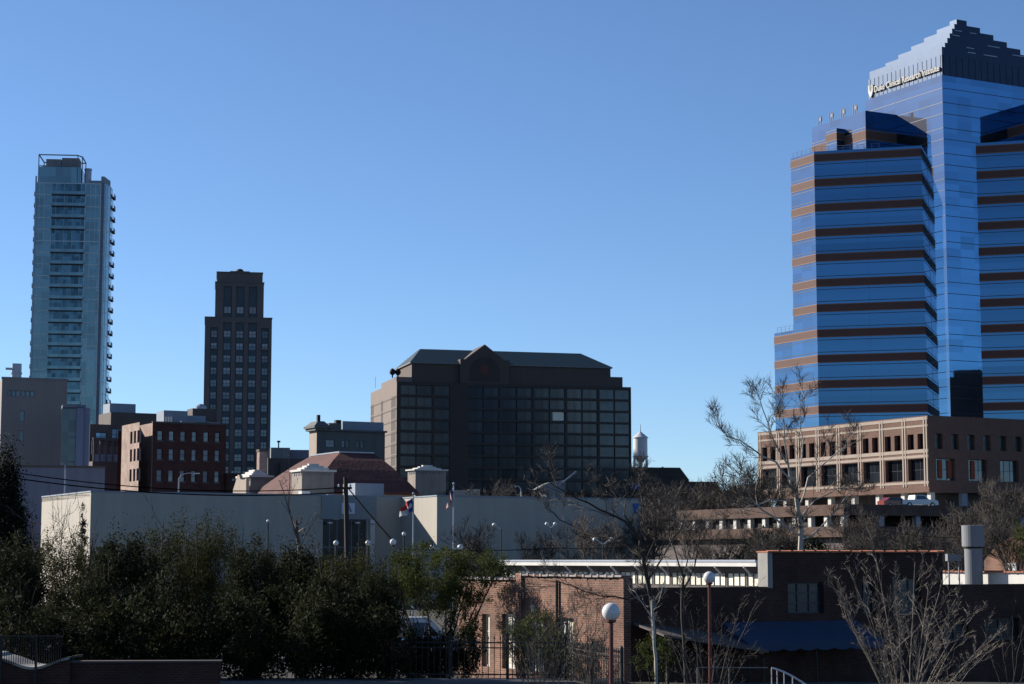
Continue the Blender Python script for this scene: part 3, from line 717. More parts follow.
# ================================================================== LEFT CLUSTER
BE = Fr(1.5, 270, 20, 400)
be = house('beige_blank_building', 'big blank beige building with one row of tiny windows and a silver rooftop unit', 'building', BE)
Wb = BE.w(67, 400); zb_ = BE.z(378.5)
fr = [(BE.w(p, 390)-.28, BE.w(p, 390)+.28, BE.z(396), BE.z(390)) for p in (9.5, 14, 18.5, 23.5, 28, 32.5)] + [(BE.w(20, 400), BE.w(25, 400), BE.z(421), BE.z(410)), (BE.w(20, 400), BE.w(25, 400), BE.z(441), BE.z(430))]
mb = MB(); block(mb, Wb, 22, 0, zb_, fr, [], depth=.3); mb.build('wall', 'beige', be)
MB().box(-.1, Wb+.1, -.1, .4, zb_, zb_+.25).build('coping', 'grey', be)
windows(be, (0, 0), (1., 0.), fr, .3, 'plain', ('slate', 'winglass'), 1, 1)
un = MB(); a = BE.w(15, 370); un.box(a, a+1.3, 4, 5.4, zb_, zb_+2.6).box(a-.1, a+1.4, 3.9, 5.5, zb_+1.1, zb_+1.3).box(a-.9, a, 4.4, 4.8, zb_+1.7, zb_+2.0).box(a+.2, a+1.1, 3.95, 4., zb_+1.5, zb_+2.4); un.build('rooftop_unit', 'silver', be)
un = MB()
for q in (26, 34, 45, 56): a = BE.w(q, 378); un.box(a, a+.5, 3, 3.5, zb_+.0, zb_+.5)
un.build('roof_vent', 'silver', be)
LV = Fr(76.5, 262, 15, 420)
lt = house('lavender_stair_tower', 'thin lavender metal stair tower with a glass slot beside the blank beige building', 'tower', LV)
a = LV.w(66, 420); b = LV.w(90, 420); zl_ = LV.z(408)
mb = MB(); mb.box(0, b*.55, 0, 5, 0, zl_); mb.box(b*.57, b, .3, 5, 0, zl_+.1); mb.build('metal_panel', 'lavender', lt)
MB().box(a-.5, -.02, 1, 5, 0, zl_).build('glass_slot', 'winglass', lt)
MB().box(a-.5, b*.7, .6, 5.2, zl_+.1, zl_+.5).build('roof_trim', 'slate', lt)
for k in range(4): MB().box(a-.5, -.02, .9, 1., zl_-4-k*3.4, zl_-3.8-k*3.4).build('floor_trim', 'slate', lt)
SL = Fr(17, 236, 12, 466)
sl = house('slate_low_building', 'low slate blue windowless building behind the cream stucco hall', 'building', SL)
Ws = SL.w(105, 466); mb = MB(); mb.box(-14, Ws, 0, 18, 0, SL.z(467)); mb.build('wall', 'slate', sl)
MB().box(-14.1, Ws+.1, -.12, .4, SL.z(467), SL.z(466)+.1).build('coping', 'brown', sl)
BL = Fr(90, 350, 28, 424)
bl = house('blue_window_block', 'brown block with large blue windows above a pale glazed balcony front', 'building', BL)
Wl = BL.w(128, 424); zq = BL.z(424)
fr1 = [(BL.w(96, 430), BL.w(107, 430), BL.z(440), BL.z(432)), (BL.w(112, 430), BL.w(122, 430), BL.z(440), BL.z(428))]
mb = MB(); block(mb, Wl, 16, 0, zq, fr1, [], depth=.3); mb.build('wall', 'brown', bl)
windows(bl, (0, 0), (1., 0.), fr1, .3, 'plain', ('brown', 'blueglass'), 2, 2, bar=.1)
mb = MB(); z1_, z0_ = BL.z(441), BL.z(462); mb.box(-.2, Wl, -3, -2.7, z1_, z1_+.5)
mb.box(-.2, Wl, -3, -.1, 0, z0_)
for k in range(7): x = k*Wl/6; mb.box(x-.1, x+.1, -2.95, -2.75, z0_, z1_)
mb.build('balcony_front', 'brown', bl)
MB().box(0, Wl, -2.85, -2.8, z0_, z0_+1.3).build('blue_glass_rail', 'blueglass', bl)
MB().box(0, Wl, -1.5, -1.4, z0_+1.3, z1_).build('inner_glazing', 'winglass', bl)
BF = Fr(111, 400, 28, 411)
bf = house('brown_flat_block', 'flat brown block with a grey blue penthouse rising behind the brick warehouse', 'building', BF)
Wf = BF.w(157, 411); MB().box(0, Wf, 0, 9, 0, BF.z(412)).build('wall', 'brown', bf)
MB().box(Wf, Wf+4, 1.5, 9, 0, BF.z(413.5, Wf)).build('end_bay', 'brown', bf)
a, b = .6, BF.w(140, 405); MB().box(a, b, 3, 8, BF.z(412), BF.z(402)).build('penthouse', 'greyblue', bf)
# brick warehouse
WA = Fr(153, 320, 28, 422)
wa = house('brick_warehouse', 'three storey dark red brick warehouse with a sunlit tan brick end', 'warehouse', WA)
Ww = WA.w(226.5, 422); zw = WA.z(423); Dw0 = WA.dep(139.5, 430)
frx = [(WA.w(a, 450), WA.w(b, 450)) for a, b in ((157.2, 162.6), (168.9, 173.9), (180.3, 185.3), (191.8, 196.4), (203.5, 208.5), (215.1, 219.8))]
frz = [(WA.z(440.5, 3), WA.z(431, 3)), (WA.z(459.8, 3), WA.z(448.8, 3)), (WA.z(481.5, 3), WA.z(470, 3))]
sl_ = .0
fr = grid(frx, frz); pj = 2.6
mb = MB(); facade(mb, (0, 0), (1., 0.), Ww, 0, zw, fr, .35)
mb.quad((Ww, 0, 0), (Ww, 20, 0), (Ww, 20, zw), (Ww, 0, zw)); mb.quad((Ww, 20, 0), (0, 20, 0), (0, 20, zw), (Ww, 20, zw)); mb.quad((0, 0, zw-.4), (Ww, 0, zw-.4), (Ww, 20, zw-.4), (0, 20, zw-.4))
mb.build('wall', 'brick_far', wa)
Dj = WA.dep(139.5, 430)
FJ = Fr(0, 0, 28, xy=WA.at(-pj, Dj)); Dj2 = FJ.dep(122, 430)
mb = MB(); mb.box(-.06, -.0, 0, Dj, 0, zw+.02); 
lf = []
for a, b in ((130.2, 132.4), (133.8, 136.0), (137.2, 139.2)):
    y1, y0 = FJ.dep(a, 440), FJ.dep(b, 440)
    for (c, d_) in ((WA.z(446, 0, 9), WA.z(434, 0, 9)), (WA.z(463.5, 0, 9), WA.z(451.5, 0, 9)), (WA.z(483, 0, 9), WA.z(471, 0, 9))): lf.append((Dj2-y1, Dj2-y0, c, d_))
facade(mb, (-pj, Dj+Dj2), (0., -1.), Dj2, 0, zw, lf, .3)
mb.quad((-pj, Dj, 0), (0, Dj, 0), (0, Dj, zw), (-pj, Dj, zw)); mb.quad((-pj, Dj, zw-.02), (0, Dj, zw-.02), (0, Dj+Dj2, zw-.02), (-pj, Dj+Dj2, zw-.02)); mb.quad((0, Dj+Dj2, 0), (-pj, Dj+Dj2, 0), (-pj, Dj+Dj2, zw), (0, Dj+Dj2, zw))
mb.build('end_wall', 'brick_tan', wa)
windows(wa, (0, 0), (1., 0.), [q for q in fr if q[3] > frz[0][0]], .35, 'plain', ('brick_far', 'winglass', 'blind'), 1, 2)
windows(wa, (0, 0), (1., 0.), [q for q in fr if q[3] <= frz[0][0]], .35, lambda r: rD.choice(['blind', 'full', 'blind_low', 'blind_high', 'plain']), ('brick_far', 'winglass', 'blind'), 1, 2)
windows(wa, (-pj, Dj+Dj2), (0., -1.), lf, .3, 'plain', ('mullion', 'windark'), 1, 1)
cp = MB(); cp.box(-.1, Ww+.1, -.12, .3, zw, zw+.3); cp.build('coping', 'brown', wa)
sil = MB()
for a, b, c, d_ in fr: sil.box(a-.1, b+.1, -.08, 0, c-.2, c)
sil.build('sill', 'deco', wa)
ru = MB(); a = WA.w(173, 415); ru.box(a, a+4.2, 5, 9, zw, zw+2.6); ru.box(a+4.2, a+7.6, 5.5, 9, zw, zw+1.9); a = WA.w(185, 420); ru.box(a, a+5, 2, 4, zw, zw+.7)
a = WA.w(206, 420); ru.box(a-1, a+3.2, 2, 3, zw+.2, zw+.6)
for k in range(6): x = WA.w(168+k*1.6, 420); ru.tube([(x, 2, zw), (x, 2, zw+1.3)], .12, 6)
ru.build('rooftop_unit', 'greyblue', wa)
tk = MB(); a = WA.w(204, 415); tk.box(a, a+4.2, 6, 9, zw, zw+3.2); tk.build('roof_stair_head', 'brown', wa)
MB().lathe([(1., zw+3.2), (1., zw+3.6), (.5, zw+4.), (.1, zw+4.1)], 12, c=(a+1.8, 7)).build('roof_dome', 'silver', wa)
# low dark brick
LB = Fr(226.5, 325, 28, 474)
lb = house('dark_brick_shed', 'low dark brick building between the warehouse and the stepped turret', 'building', LB)
mb = MB(); ww_ = LB.w(262, 474); fr = [(ww_*.15, ww_*.32, LB.z(481), LB.z(478))]
block(mb, ww_, 10, 0, LB.z(473), fr, [], depth=.2); mb.build('wall', 'brick_dark', lb)
windows(lb, (0, 0), (1., 0.), fr, .2, 'full', ('mullion', 'winglass', 'blind'), 2, 1)
m = MB()
for k in range(7): m.box(1+k*1.0, 1.3+k*1.0, .2, .5, LB.z(473), LB.z(473)+.35)
m.build('roof_vent', 'silver', lb)

# ================================================================== ARMORY with red hip roof
AR = Fr(312, 240, 28, 490)
ar = house('red_roofed_hall', 'pale hall under a broad red tile hip roof with white stepped turrets', 'hall', AR)
De = AR.dep(251, 490); We = AR.w(419, 490); ze = AR.z(490.5)
zr_ = AR.z(452.6, 8, 8)
MB().box(.6, We-.6, .6, De-.6, 0, ze).build('wall', 'limestone', ar)
T1 = Fr(340, 252, 28, 452.6); t1l = ((T1.o[0]-AR.o[0])*AR.u[0]+(T1.o[1]-AR.o[1])*AR.u[1], (T1.o[0]-AR.o[0])*AR.v[0]+(T1.o[1]-AR.o[1])*AR.v[1])
dx = T1.w(374, 452.6); dy = T1.dep(309, 457)
dy = min(dy, De-t1l[1]-2)
zr_ = zat(452.6, 252)
rf = MB(); a, b = t1l
E_ = [(0, 0), (We, 0), (We, De), (0, De)]; T_ = [(a, b), (a+dx, b), (a+dx, b+dy), (a, b+dy)]
prof = [(0, 0), (.25, .285), (.5, .55), (.75, .79), (1, 1)]
rf.add([(0, 0, ze-.3), (We, 0, ze-.3), (We, De, ze-.3), (0, De, ze-.3)] + [(E_[k][0]+(T_[k][0]-E_[k][0])*f, E_[k][1]+(T_[k][1]-E_[k][1])*f, ze+(zr_-ze)*h) for f, h in prof for k in range(4)],
       [(3, 2, 1, 0)] + [(4*l+k, 4*l+(k+1) % 4, 4*l+4+(k+1) % 4, 4*l+4+k) for l in range(5) for k in range(4)] + [(20, 21, 22, 23)])
rf.build('roof', 'redroof', ar)
rc = MB(); rc.box(a-.12, a+.12, b, b+dy, zr_, zr_+.18); rc.box(a, a+dx, b-.1, b+.12, zr_-.0, zr_+.16); rc.build('ridge_cap', 'silver', ar)
M['turret'] = mat('turret_masonry', (.36, .31, .27), var=.15, scale=.6, stain=.2)
def turret(pxl, pxc, pxr, ytop, ycap, d, label=None, gate=False):
    T = Fr(pxc, d, 28, 470); W_ = T.w(pxr, 470); D_ = max(T.dep(pxl, 470), 2.5); z1 = T.z(ytop); z2 = T.z(ycap)
    lo = ((T.o[0]-AR.o[0])*AR.u[0]+(T.o[1]-AR.o[1])*AR.u[1], (T.o[0]-AR.o[0])*AR.v[0]+(T.o[1]-AR.o[1])*AR.v[1])
    t = link('turret', None, ar, (lo[0], lo[1], 0))
    MB().box(0, W_, 0, D_, 0, z1).build('turret_wall', 'beige' if False else 'limestone', t) if False else None
    w_ = MB(); w_.box(0, W_, 0, D_, 0, z1); w_.build('turret_wall', 'turret', t)
    c = MB(); n = 4; h = (z2-z1)/n
    c.box(-.25, W_+.25, -.25, D_+.25, z1, z1+h)
    for k in range(1, n):
        ins = k*W_*.115; insd = min(k*.45, D_/2-.3); c.box(ins, W_-ins, insd, D_-insd, z1+h*k, z1+h*(k+1))
    c.build('stepped_parapet', 'white', t)
    v = MB()
    for k in range(5): v.box(.15+k*D_/5*.0, .0, 0, 0, 0, 0) if False else None
    nn = 9
    for k in range(nn): v.box(.2+k*(W_-.4)/nn, .2+(k+.55)*(W_-.4)/nn, -.06, 0, z1-.45, z1-.05)
    for k in range(4): v.box(-.06, 0, .2+k*(D_-.4)/4, .2+(k+.55)*(D_-.4)/4, z1-.45, z1-.05)
    v.build('dentil', 'grey', t)
turret(292, 302, 334, 471.3, 462.8, 232)
turret(238, 250.5, 272, 477, 469, 262)
turret(411, 415.5, 446, 470.3, 464.5, 262)
CH = Fr(259.5, 268, 28, 450)
ch = house('brick_chimney', 'square tan brick chimney rising behind the left stepped turret', 'chimney', CH)
c = MB(); w_ = CH.w(267.5, 455); c.box(0, w_, 0, 1., 0, CH.z(451.5)); c.build('shaft', 'brick_tan', ch)
MB().box(-.08, w_+.08, -.08, 1.08, CH.z(451.5), CH.z(449.3)).build('chimney_cap', 'brown', ch)
# small gable next to turret
GW = Fr(246, 240, 28, 490)
gw = house('pointed_side_wall', 'small sunlit pointed masonry wall left of the stepped turrets', 'wall', GW)
d1 = GW.dep(233, 490); zb0 = GW.z(492); m = MB()
pts = [(0, 0), (0, GW.z(478)), (d1*.2, GW.z(480)), (d1*.45, GW.z(478.5)), (d1*.55, GW.z(474)), (d1*.65, GW.z(474)), (d1, GW.z(489)), (d1, 0)]
n = len(pts); m.add([(0, y, z) for y, z in pts]+[(.4, y, z) for y, z in pts], [tuple(range(n)), tuple(range(2*n-1, n-1, -1))]+[(i, n+i, n+(i+1) % n, (i+1) % n) for i in range(n)]); m.build('masonry', 'limestone', gw)

# cornice building
VI = Fr(317, 380, 28, 430)
vi = house('corniced_building', 'old grey building with a projecting cornice and chimneys left of the hotel', 'building', VI)
Dv = VI.dep(309.5, 430); Wv = VI.w(385, 430); zv = VI.z(430.5)
vx = [(VI.w(326, 440), VI.w(334.5, 440)), (VI.w(342, 440), VI.w(345, 440)), (VI.w(346.5, 440), VI.w(349, 440)), (VI.w(356.5, 440), VI.w(359.5, 440)), (VI.w(361, 440), VI.w(364, 440))]
fr = grid(vx, [(VI.z(446.5), VI.z(439.5)), (VI.z(461), VI.z(454))])
mb = MB(); block(mb, Wv, Dv, 0, zv, fr, [], depth=.3); mb.build('wall', 'victorian', vi)
windows(vi, (0, 0), (1., 0.), fr, .3, 'full', ('victorian', 'winglass', 'blind'), 2, 2)
MB().box(-.05, 0, 0, Dv, 0, zv).build('side_wall', 'limestone', vi)
c = MB(); c.box(-.6, 2.2, -.6, Dv+.6, zv, zv+.5); c.box(-.9, 2.6, -.9, Dv+.9, zv+.5, zv+1.); c.prism([(-.7, -.7), (2.4, -.7), (2.4, Dv+.7), (-.7, Dv+.7)], zv+1., zv+1.9, top=[(.2, .2), (1.6, .2), (1.6, Dv-.2), (.2, Dv-.2)])
c.box(2.2, Wv+.3, -.5, .3, zv, zv+.35)
c.box(2.6, 5.2, 0, 4, zv+.3, zv+1.6)
c.build('cornice', 'victorian', vi)
c = MB(); a = VI.w(320, 425); c.box(.5, 1.1, 1, 1.6, zv+1.8, zv+3.2); a = VI.w(340, 425); c.box(a, a+1.1, 2, 3, zv, zv+2.4); c.build('chimney_stack', 'dark', vi)
a = VI.w(348.5, 424); MB().box(a, a+9, 3, 8, zv, zv+2.3).build('roof_plant', 'greyblue', vi)
# distant low roofs
DR = Fr(271, 420, 12, 450)
dr = house('distant_flat_block', 'far pale flat roofed block with a thin flue right of the art deco tower', 'building', DR)
MB().box(0, DR.w(290, 450), 0, 9, 0, DR.z(447.5)).build('wall', 'grey', dr)
MB().box(DR.w(290, 450), DR.w(312, 450), 2, 9, 0, DR.z(449)).build('lower_wall', 'slate', dr)
m = MB(); a = DR.w(279, 445); m.tube([(a, 1, DR.z(447.5)), (a, 1, DR.z(441))], .16, 6); m.lathe([(.4, DR.z(442)), (.4, DR.z(440.5)), (.1, DR.z(440.2))], 8, c=(a, 1)); m.build('flue', 'dark', dr)
DS = Fr(268, 360, 20, 460)
ds = house('dark_roofed_terrace', 'low dark terrace of old buildings behind the tan brick chimney', 'building', DS)
m = MB(); w_ = DS.w(314, 460); m.box(0, w_, 0, 8, 0, DS.z(458)); m.box(w_*.25, w_*.36, -1, 0, 0, DS.z(463)); m.box(w_*.6, w_*.7, -2, 0, 0, DS.z(465)); m.build('wall', 'brown', ds)

# ================================================================== water tower
dW = 560.; wx_, _, zt0 = P(640.3, 432, dW)
wt = thing('water_tower', 'white water tower with conical cap on thin legs right of the hotel', 'water tower', (wx_, dW, 0))
R_ = 7.1/F*dW; zA, zB = zat(438, dW), zat(456, dW)
tk = MB(); tk.lathe([(.3, zat(464, dW)), (R_*.55, zat(460.5, dW)), (R_, zB), (R_*1.0, zB+.3), (R_, zA)], 28); tk.build('tank', 'whitegloss', wt, smooth=False)
MB().lathe([(R_*1.12, zA), (R_*1.12, zA+.15), (R_*.5, zat(434, dW)), (.15, zat(431.5, dW)), (.08, zat(424, dW))], 28).build('tank_roof', 'whitegloss', wt)
MB().lathe([(R_*1.15, zB-.2), (R_*1.15, zB)], 28).build('walkway', 'whitegloss', wt)
for k in range(6):
    t = pi*k/3+.3; MB().tube([(R_*1.45*cos(t), R_*1.45*sin(t), 0), (R_*.98*cos(t), R_*.98*sin(t), zB)], .22, 6).build('leg', 'whitegloss', wt)
br_ = MB()
for j in range(3):
    for k in range(6):
        t, t2 = pi*k/3+.3, pi*(k+1)/3+.3; z = zB*(.35+.25*j); q = R_*1.45-(R_*.47)*z/zB
        br_.tube([(q*cos(t), q*sin(t), z), (q*cos(t2), q*sin(t2), z)], .1, 4)
br_.build('bracing', 'whitegloss', wt)
MB().tube([(0, 0, 0), (0, 0, zat(463, dW))], .5, 8).build('riser_pipe', 'whitegloss', wt)
# dark gabled hall right of hotel
DG = Fr(612, 525, 10, 470)
dg = house('dark_gabled_hall', 'long dark flat topped hall with a sloping right end below the water tower', 'building', DG)
w1, w2 = DG.w(680, 467), DG.w(689, 478)
m = MB(); extr(m, [(0, 0), (w2, 0), (w2, DG.z(479)), (w1, DG.z(467)), (0, DG.z(467))], 0, 22); m.build('wall', 'hotel_band', dg)
m = MB(); m.box(w1*.75, w1*.77, 1, 2, DG.z(467), DG.z(466)); m.box(0, w1, -.1, 0, DG.z(475), DG.z(474.3)); m.build('trim', 'brown', dg)
MB().box(DG.w(632, 485), DG.w(640, 485), -.06, 0, DG.z(489), DG.z(483)).build('blue_panel', 'signblue', dg)
DL = Fr(680, 548, 10, 482)
dl = house('dark_low_block', 'low dark flat block behind bare trees left of the brick office', 'building', DL)
m = MB(); w3 = DL.w(744, 482); m.box(0, DL.w(718, 482), 0, 12, 0, DL.z(481.5)); m.box(DL.w(718, 482), w3, 0, 12, 0, DL.z(490.5)); m.box(w3, DL.w(768, 482), -2, 12, 0, DL.z(484)); m.build('wall', 'hotel_band', dl)
m = MB(); m.box(-.1, w3, -.12, 0, DL.z(491), DL.z(490)); m.build('trim', 'brown', dl)

# ================================================================== STUCCO HALL
kS = 1.27
S1 = Fr(91, 200, 28, 492)
hall = house('stucco_hall', 'long cream stucco hall with sunlit corners and a recessed glazed entrance', 'hall', S1)
zS = S1.z(492); Wm = S1.w(401.5, 498.5); Ds_ = S1.dep(42, 496)
# second block comes forward of the first: corner at px 437
c0 = S1.at(Wm, 0); S2 = Fr(0, 0, 28, xy=c0)
# walk forward (-v) until px 437
fw = -S2.dep(437, 496.5); W3 = Fr(0, 0, 28, xy=S1.at(Wm, -fw)).w(641, 498)
zS2 = zat(496.3, S1.at(Wm, -fw)[1])
ex0, ex1 = S1.w(321.5, 500), S1.w(376, 500)
op = (S1.w(323, 530), S1.w(371, 530), 0, S1.z(519.5, 30))
entr = (ex0+.2, ex1-1.1, 0.3, op[3])
mb = MB(); facade(mb, (0, 0), (1., 0.), Wm, 0, zS, [entr], .35)
mb.quad((0, Ds_, 0), (0, 0, 0), (0, 0, zS), (0, Ds_, zS)); mb.quad((Wm, Ds_, 0), (0, Ds_, 0), (0, Ds_, zS), (Wm, Ds_, zS)); mb.quad((0, 0, zS-.5), (Wm, 0, zS-.5), (Wm, Ds_, zS-.5), (0, Ds_, zS-.5))
mb.box(0, .3, .3, Ds_, zS-.5, zS); mb.box(.3, Wm, 0.31, .5, zS-.5, zS-.01)
hw_ = mb.build('wall', 'stucco', hall)
m = MB(); m.box(Wm, Wm+W3, -fw, Ds_-2, 0, zS2); m.build('east_block', 'stucco', hall)
cm = MB(); cm.box(Wm-.06, Wm+W3+.06, -fw-.06, -fw+.3, zS2, zS2+.14); cm.box(Wm-.06, Wm+.3, -fw+.3, Ds_-2, zS2, zS2+.14); cm.box(-.06, Wm-.07, -.06, .3, zS, zS+.14); cm.box(-.06, .3, .3, Ds_, zS, zS+.14)
cm.build('coping', 'greyblue', hall)
MB().box(ex0, ex1, -.12, -.0, entr[3], zS-.02).build('entrance_fascia', 'stucco_d', hall)
fr = []
nx_ = 6; wv = (entr[1]-entr[0])/nx_
for i in range(nx_):
    for j in range(3): fr.append((entr[0]+i*wv, entr[0]+(i+1)*wv, .35+j*(entr[3]-.4)/3, .35+(j+1)*(entr[3]-.4)/3))
windows(hall, (0, 0), (1., 0.), fr, .3, 'plain', ('slate', 'winblack'), 1, 1, name='entrance_window', bar=.05)
MB().box(S1.w(369, 530), S1.w(373.5, 530), -.4, -.13, 0, entr[3]).build('pilaster', 'white', hall)
for px in (328, 355.5, 370):
    a = S1.w(px, 523); MB().lathe([(.05, S1.z(524.5, a)), (.32, S1.z(523.3, a)), (.25, S1.z(522.2, a))], 12, c=(a, -.6)).build('globe_light', 'globe', hall)
a0, a1 = S1.w(341, 508), S1.w(354, 508); sz0, sz1 = S1.z(514, 30), S1.z(503.2, 30)
sg = MB().box(a0, a1, -.22, -.13, sz0, sz1).build('sign_panel', 'signwhite', hall)
me = text_mesh('A', (sz1-sz0)*1.05, .02, 'CENTER'); me.materials.clear(); me.materials.append(M['slate'])
o = link('letter', me, sg, ((a0+a1)/2, -.26, sz0+.2)); o.rotation_euler = (pi/2, 0, 0)
F3 = Fr(0, 0, 28, xy=S1.at(Wm, -fw)); a = F3.w(632.5, 508); b = F3.w(640, 508)-.2; z0, z1 = F3.z(513.5, 25), F3.z(503.5, 25)
m = MB(); extr(m, [(Wm+a, z1), (Wm+b, z1), (Wm+b-.2, (z0+z1)/2), (Wm+(a+b)/2+.15, z0), (Wm+(a+b)/2-.15, z0), (Wm+a+.2, (z0+z1)/2)][::-1], -fw-.12, -fw-.02); m.build('blue_shield_sign', 'signblue', hall)
rx = MB(); a = S1.w(354.5, 490)+1.8; b = S1.w(383, 490)+1.9
MB().box(a, b, 4, 7.5, zS-.4, zS+1.65).build('rooftop_unit', 'greyblue', hall)
m = MB(); a = S1.w(312, 492); m.box(a, a+1., 3, 4, zS-.4, zS+.6); a = S1.w(331, 497); m.box(a, a+.6, 1, 1.6, zS-.4, zS+.2); m.build('roof_vent', 'whitegloss', hall)
TB = Fr(451, 262, 8, 488)
tb = house('tan_roof_structure', 'low tan walled structure just above the roof edge behind the striped flag', 'building', TB)
m = MB(); w_ = TB.w(480, 488); m.box(0, w_*.62, 0, 3, 0, TB.z(490)); m.box(w_*.67, w_, 0, 3, 0, TB.z(489)); m.box(w_*.62, w_*.67, .2, 3, 0, TB.z(491.5)); m.build('wall', 'tan', tb)
CN = Fr(537, 245, 8, 488)
cn = house('grey_canopy', 'grey pitched canopy with a slanting pale boom above the stucco hall roof', 'canopy', CN)
w_ = CN.w(566, 485); m = MB(); extr(m, [(0, CN.z(489)), (w_*.2, CN.z(485)), (w_*.45, CN.z(482)), (w_, CN.z(479.5)), (w_*.95, CN.z(497)), (w_*.35, CN.z(497)), (w_*.2, CN.z(489.5))], 0, 4); m.build('canopy_roof', 'grey', cn)
m = MB(); m.box(w_*.4, w_*.5, 1, 1.4, 0, CN.z(496)); m.box(w_*.85, w_*.95, 1, 1.4, 0, CN.z(496)); m.build('post', 'grey', cn)
MB().tube([(w_*.72, -.3, CN.z(486)), (w_*1.35, -.3, CN.z(471.5))], .12, 6).build('boom', 'silver', cn)

# ================================================================== street lamps, poles, wires, flags
def cobra(px, ytip, ybot, d, pxarm, label, double=False, m='silver'):
    x, _, zt1 = P(px, ytip, d); t = thing('street_lamp', label, 'street lamp', (x, d, 0))
    L = (pxarm-px)/F*d
    MB().tube([(0, 0, 0), (0, 0, zt1-.6)], [.12, .08], 8).build('pole', m, t)
    for s in ((1, -.6) if double else (1,)):
        MB().tube([(0, 0, zt1-.6), (L*.15*s, 0, zt1-.2), (L*.5*s, 0, zt1), (L*.85*s, 0, zt1-.02)], .05, 6).build('arm', m, t)
        MB().prism([(L*.8*s, -.14), (L*1.15*s, -.1), (L*1.15*s, .1), (L*.8*s, .14)][::(1 if L*s > 0 else -1)], zt1-.13, zt1+.02).build('lamp_head', m, t)
    return t
cobra(65.5, 463.5, 0, 215, 61.5, 'pale curved street lamp above the sunlit stucco corner')
cobra(179, 473, 0, 225, 197, 'grey street lamp with a long arm before the brick warehouse')
cobra(521, 486, 0, 215, 515.5, 'pale curved street lamp above the stucco hall roof beside the grey canopy')
def globe_post(px, py, d, r, label, double=False, m='black', base=0.):
    x, _, z = P(px, py, d); t = thing('globe_lamp', label, 'street lamp', (x, d, 0))
    MB().lathe([(.16, 0), (.12, .5), (.07, .6), (.055, z-r*1.1)], 10).build('post', m, t)
    MB().lathe([(r*.3, z-r*1.2), (r*.55, z-r*1.05), (r*.55, z-r*.85)], 12).build('collar', m, t)
    g_ = MB(); g_.lathe([(max(r*sin(pi*k/12), .01), z-r*cos(pi*k/12)) for k in range(13)], 24); g_.build('globe', 'globe', t, smooth=True)
    return t
def twin_flood(px, py, d, half, label, left=True, right=True):
    x, _, z = P(px, py, d); t = thing('twin_flood_lamp', label, 'street lamp', (x, d, 0))
    MB().lathe([(.06, 0), (.035, z-.3)], 8).build('post', 'black', t)
    for s in (-1, 1):
        if s < 0 and not left or s > 0 and not right: continue
        L = half*s
        MB().tube([(0, 0, z-.35), (L*.5, 0, z-.15), (L, 0, z)], .03, 6).build('arm', 'whitegloss', t)
        MB().lathe([(.04, z-.15), (.12, z-.11), (.15, z), (.09, z+.08), (.02, z+.1)], 12, c=(L, 0)).build('lamp_head', 'whitegloss', t, smooth=True)
    return t
globe_post(393, 542, 104, .17, 'small globe lamp on a dark post at the lower end of the slanting cable')
globe_post(404, 534, 120, .13, 'small globe lamp on a dark post just left of the red flag pole', m='black')
twin_flood(446, 546.5, 98, .72, 'twin armed white flood lamp between the two flag poles')
twin_flood(501, 524.5, 130, .45, 'single armed white flood lamp on a dark post in front of the stucco hall', right=False)
twin_flood(551, 523.5, 140, .3, 'short twin flood lamp on a dark post before the middle of the stucco hall')
twin_flood(603, 539, 120, .5, 'twin flood lamp seen through bare branches near the hall right end')
globe_post(336, 543, 96, .13, 'white globe lamp poking above the dark evergreens below the entrance sign', m='black')
globe_post(368, 543, 97, .13, 'tiny globe lamp above the evergreens right of the utility pole', m='black')
globe_post(268, 521, 150, .12, 'tiny globe lamp on a dark post left of the hall entrance')
# big foreground globe lamps
globe_post(611, 612, 50, .235, 'large white globe lamp on a dark red post in front of the sunlit brick wall', m='redsteel')
globe_post(709.3, 577.5, 67, .21, 'white globe lamp on a dark red post before the dark brick building', m='redsteel')
# utility pole
up_x, up_y, up_z = P(346, 481, 130)
ut = thing('utility_pole', 'leaning wooden utility pole in front of the entrance sign', 'utility pole', (up_x, up_y, 0))
MB().tube([(.35, 0, 0), (.15, 0, 5), (-.03, 0, up_z+.25)], [.22, .19, .15], 10).build('pole', 'wood', ut)
m = MB(); m.box(-.55, .4, -.08, .08, up_z-.55, up_z-.4); m.build('crossarm', 'wood', ut)
for x in (-.48, .3): MB().lathe([(.05, up_z-.4), (.07, up_z-.3), (.03, up_z-.2)], 8, c=(x, 0)).build('insulator', 'whitegloss', ut)
def cable(pts, sag, r, label, n=24):
    vs = []
    for i in range(len(pts)-1):
        a, b = pts[i], pts[i+1]
        for k in range(n + (i == len(pts)-2)):
            t = k/n; vs.append((a[0]+(b[0]-a[0])*t, a[1]+(b[1]-a[1])*t, a[2]+(b[2]-a[2])*t-sag*4*t*(1-t)))
    o = MB().tube(vs, r, 5).build('overhead_cable', 'cablemat'); return tag(o, label, 'cable', 'overhead cables')
end = (up_x-.48, up_y, up_z-.45)
cable([P(-30, 465, 118), end], .75, .035, 'upper of the two long dark overhead cables running left from the utility pole')
cable([P(-30, 471, 118), (up_x-.1, up_y, up_z-.75)], .72, .04, 'lower of the two long dark overhead cables running left from the utility pole')
cable([(up_x, up_y, up_z-.3), P(393, 541, 104.4)], .05, .045, 'dark cable slanting down right from the utility pole to a globe lamp')
cable([P(405, 549, 110), P(560, 548, 122), P(655, 545, 112)], .12, .025, 'thin low cable crossing in front of the stucco hall right of the flags')
cable([P(880, 530, 110), P(964, 538, 90)], .1, .02, 'thin pale cable running to the round metal flue')
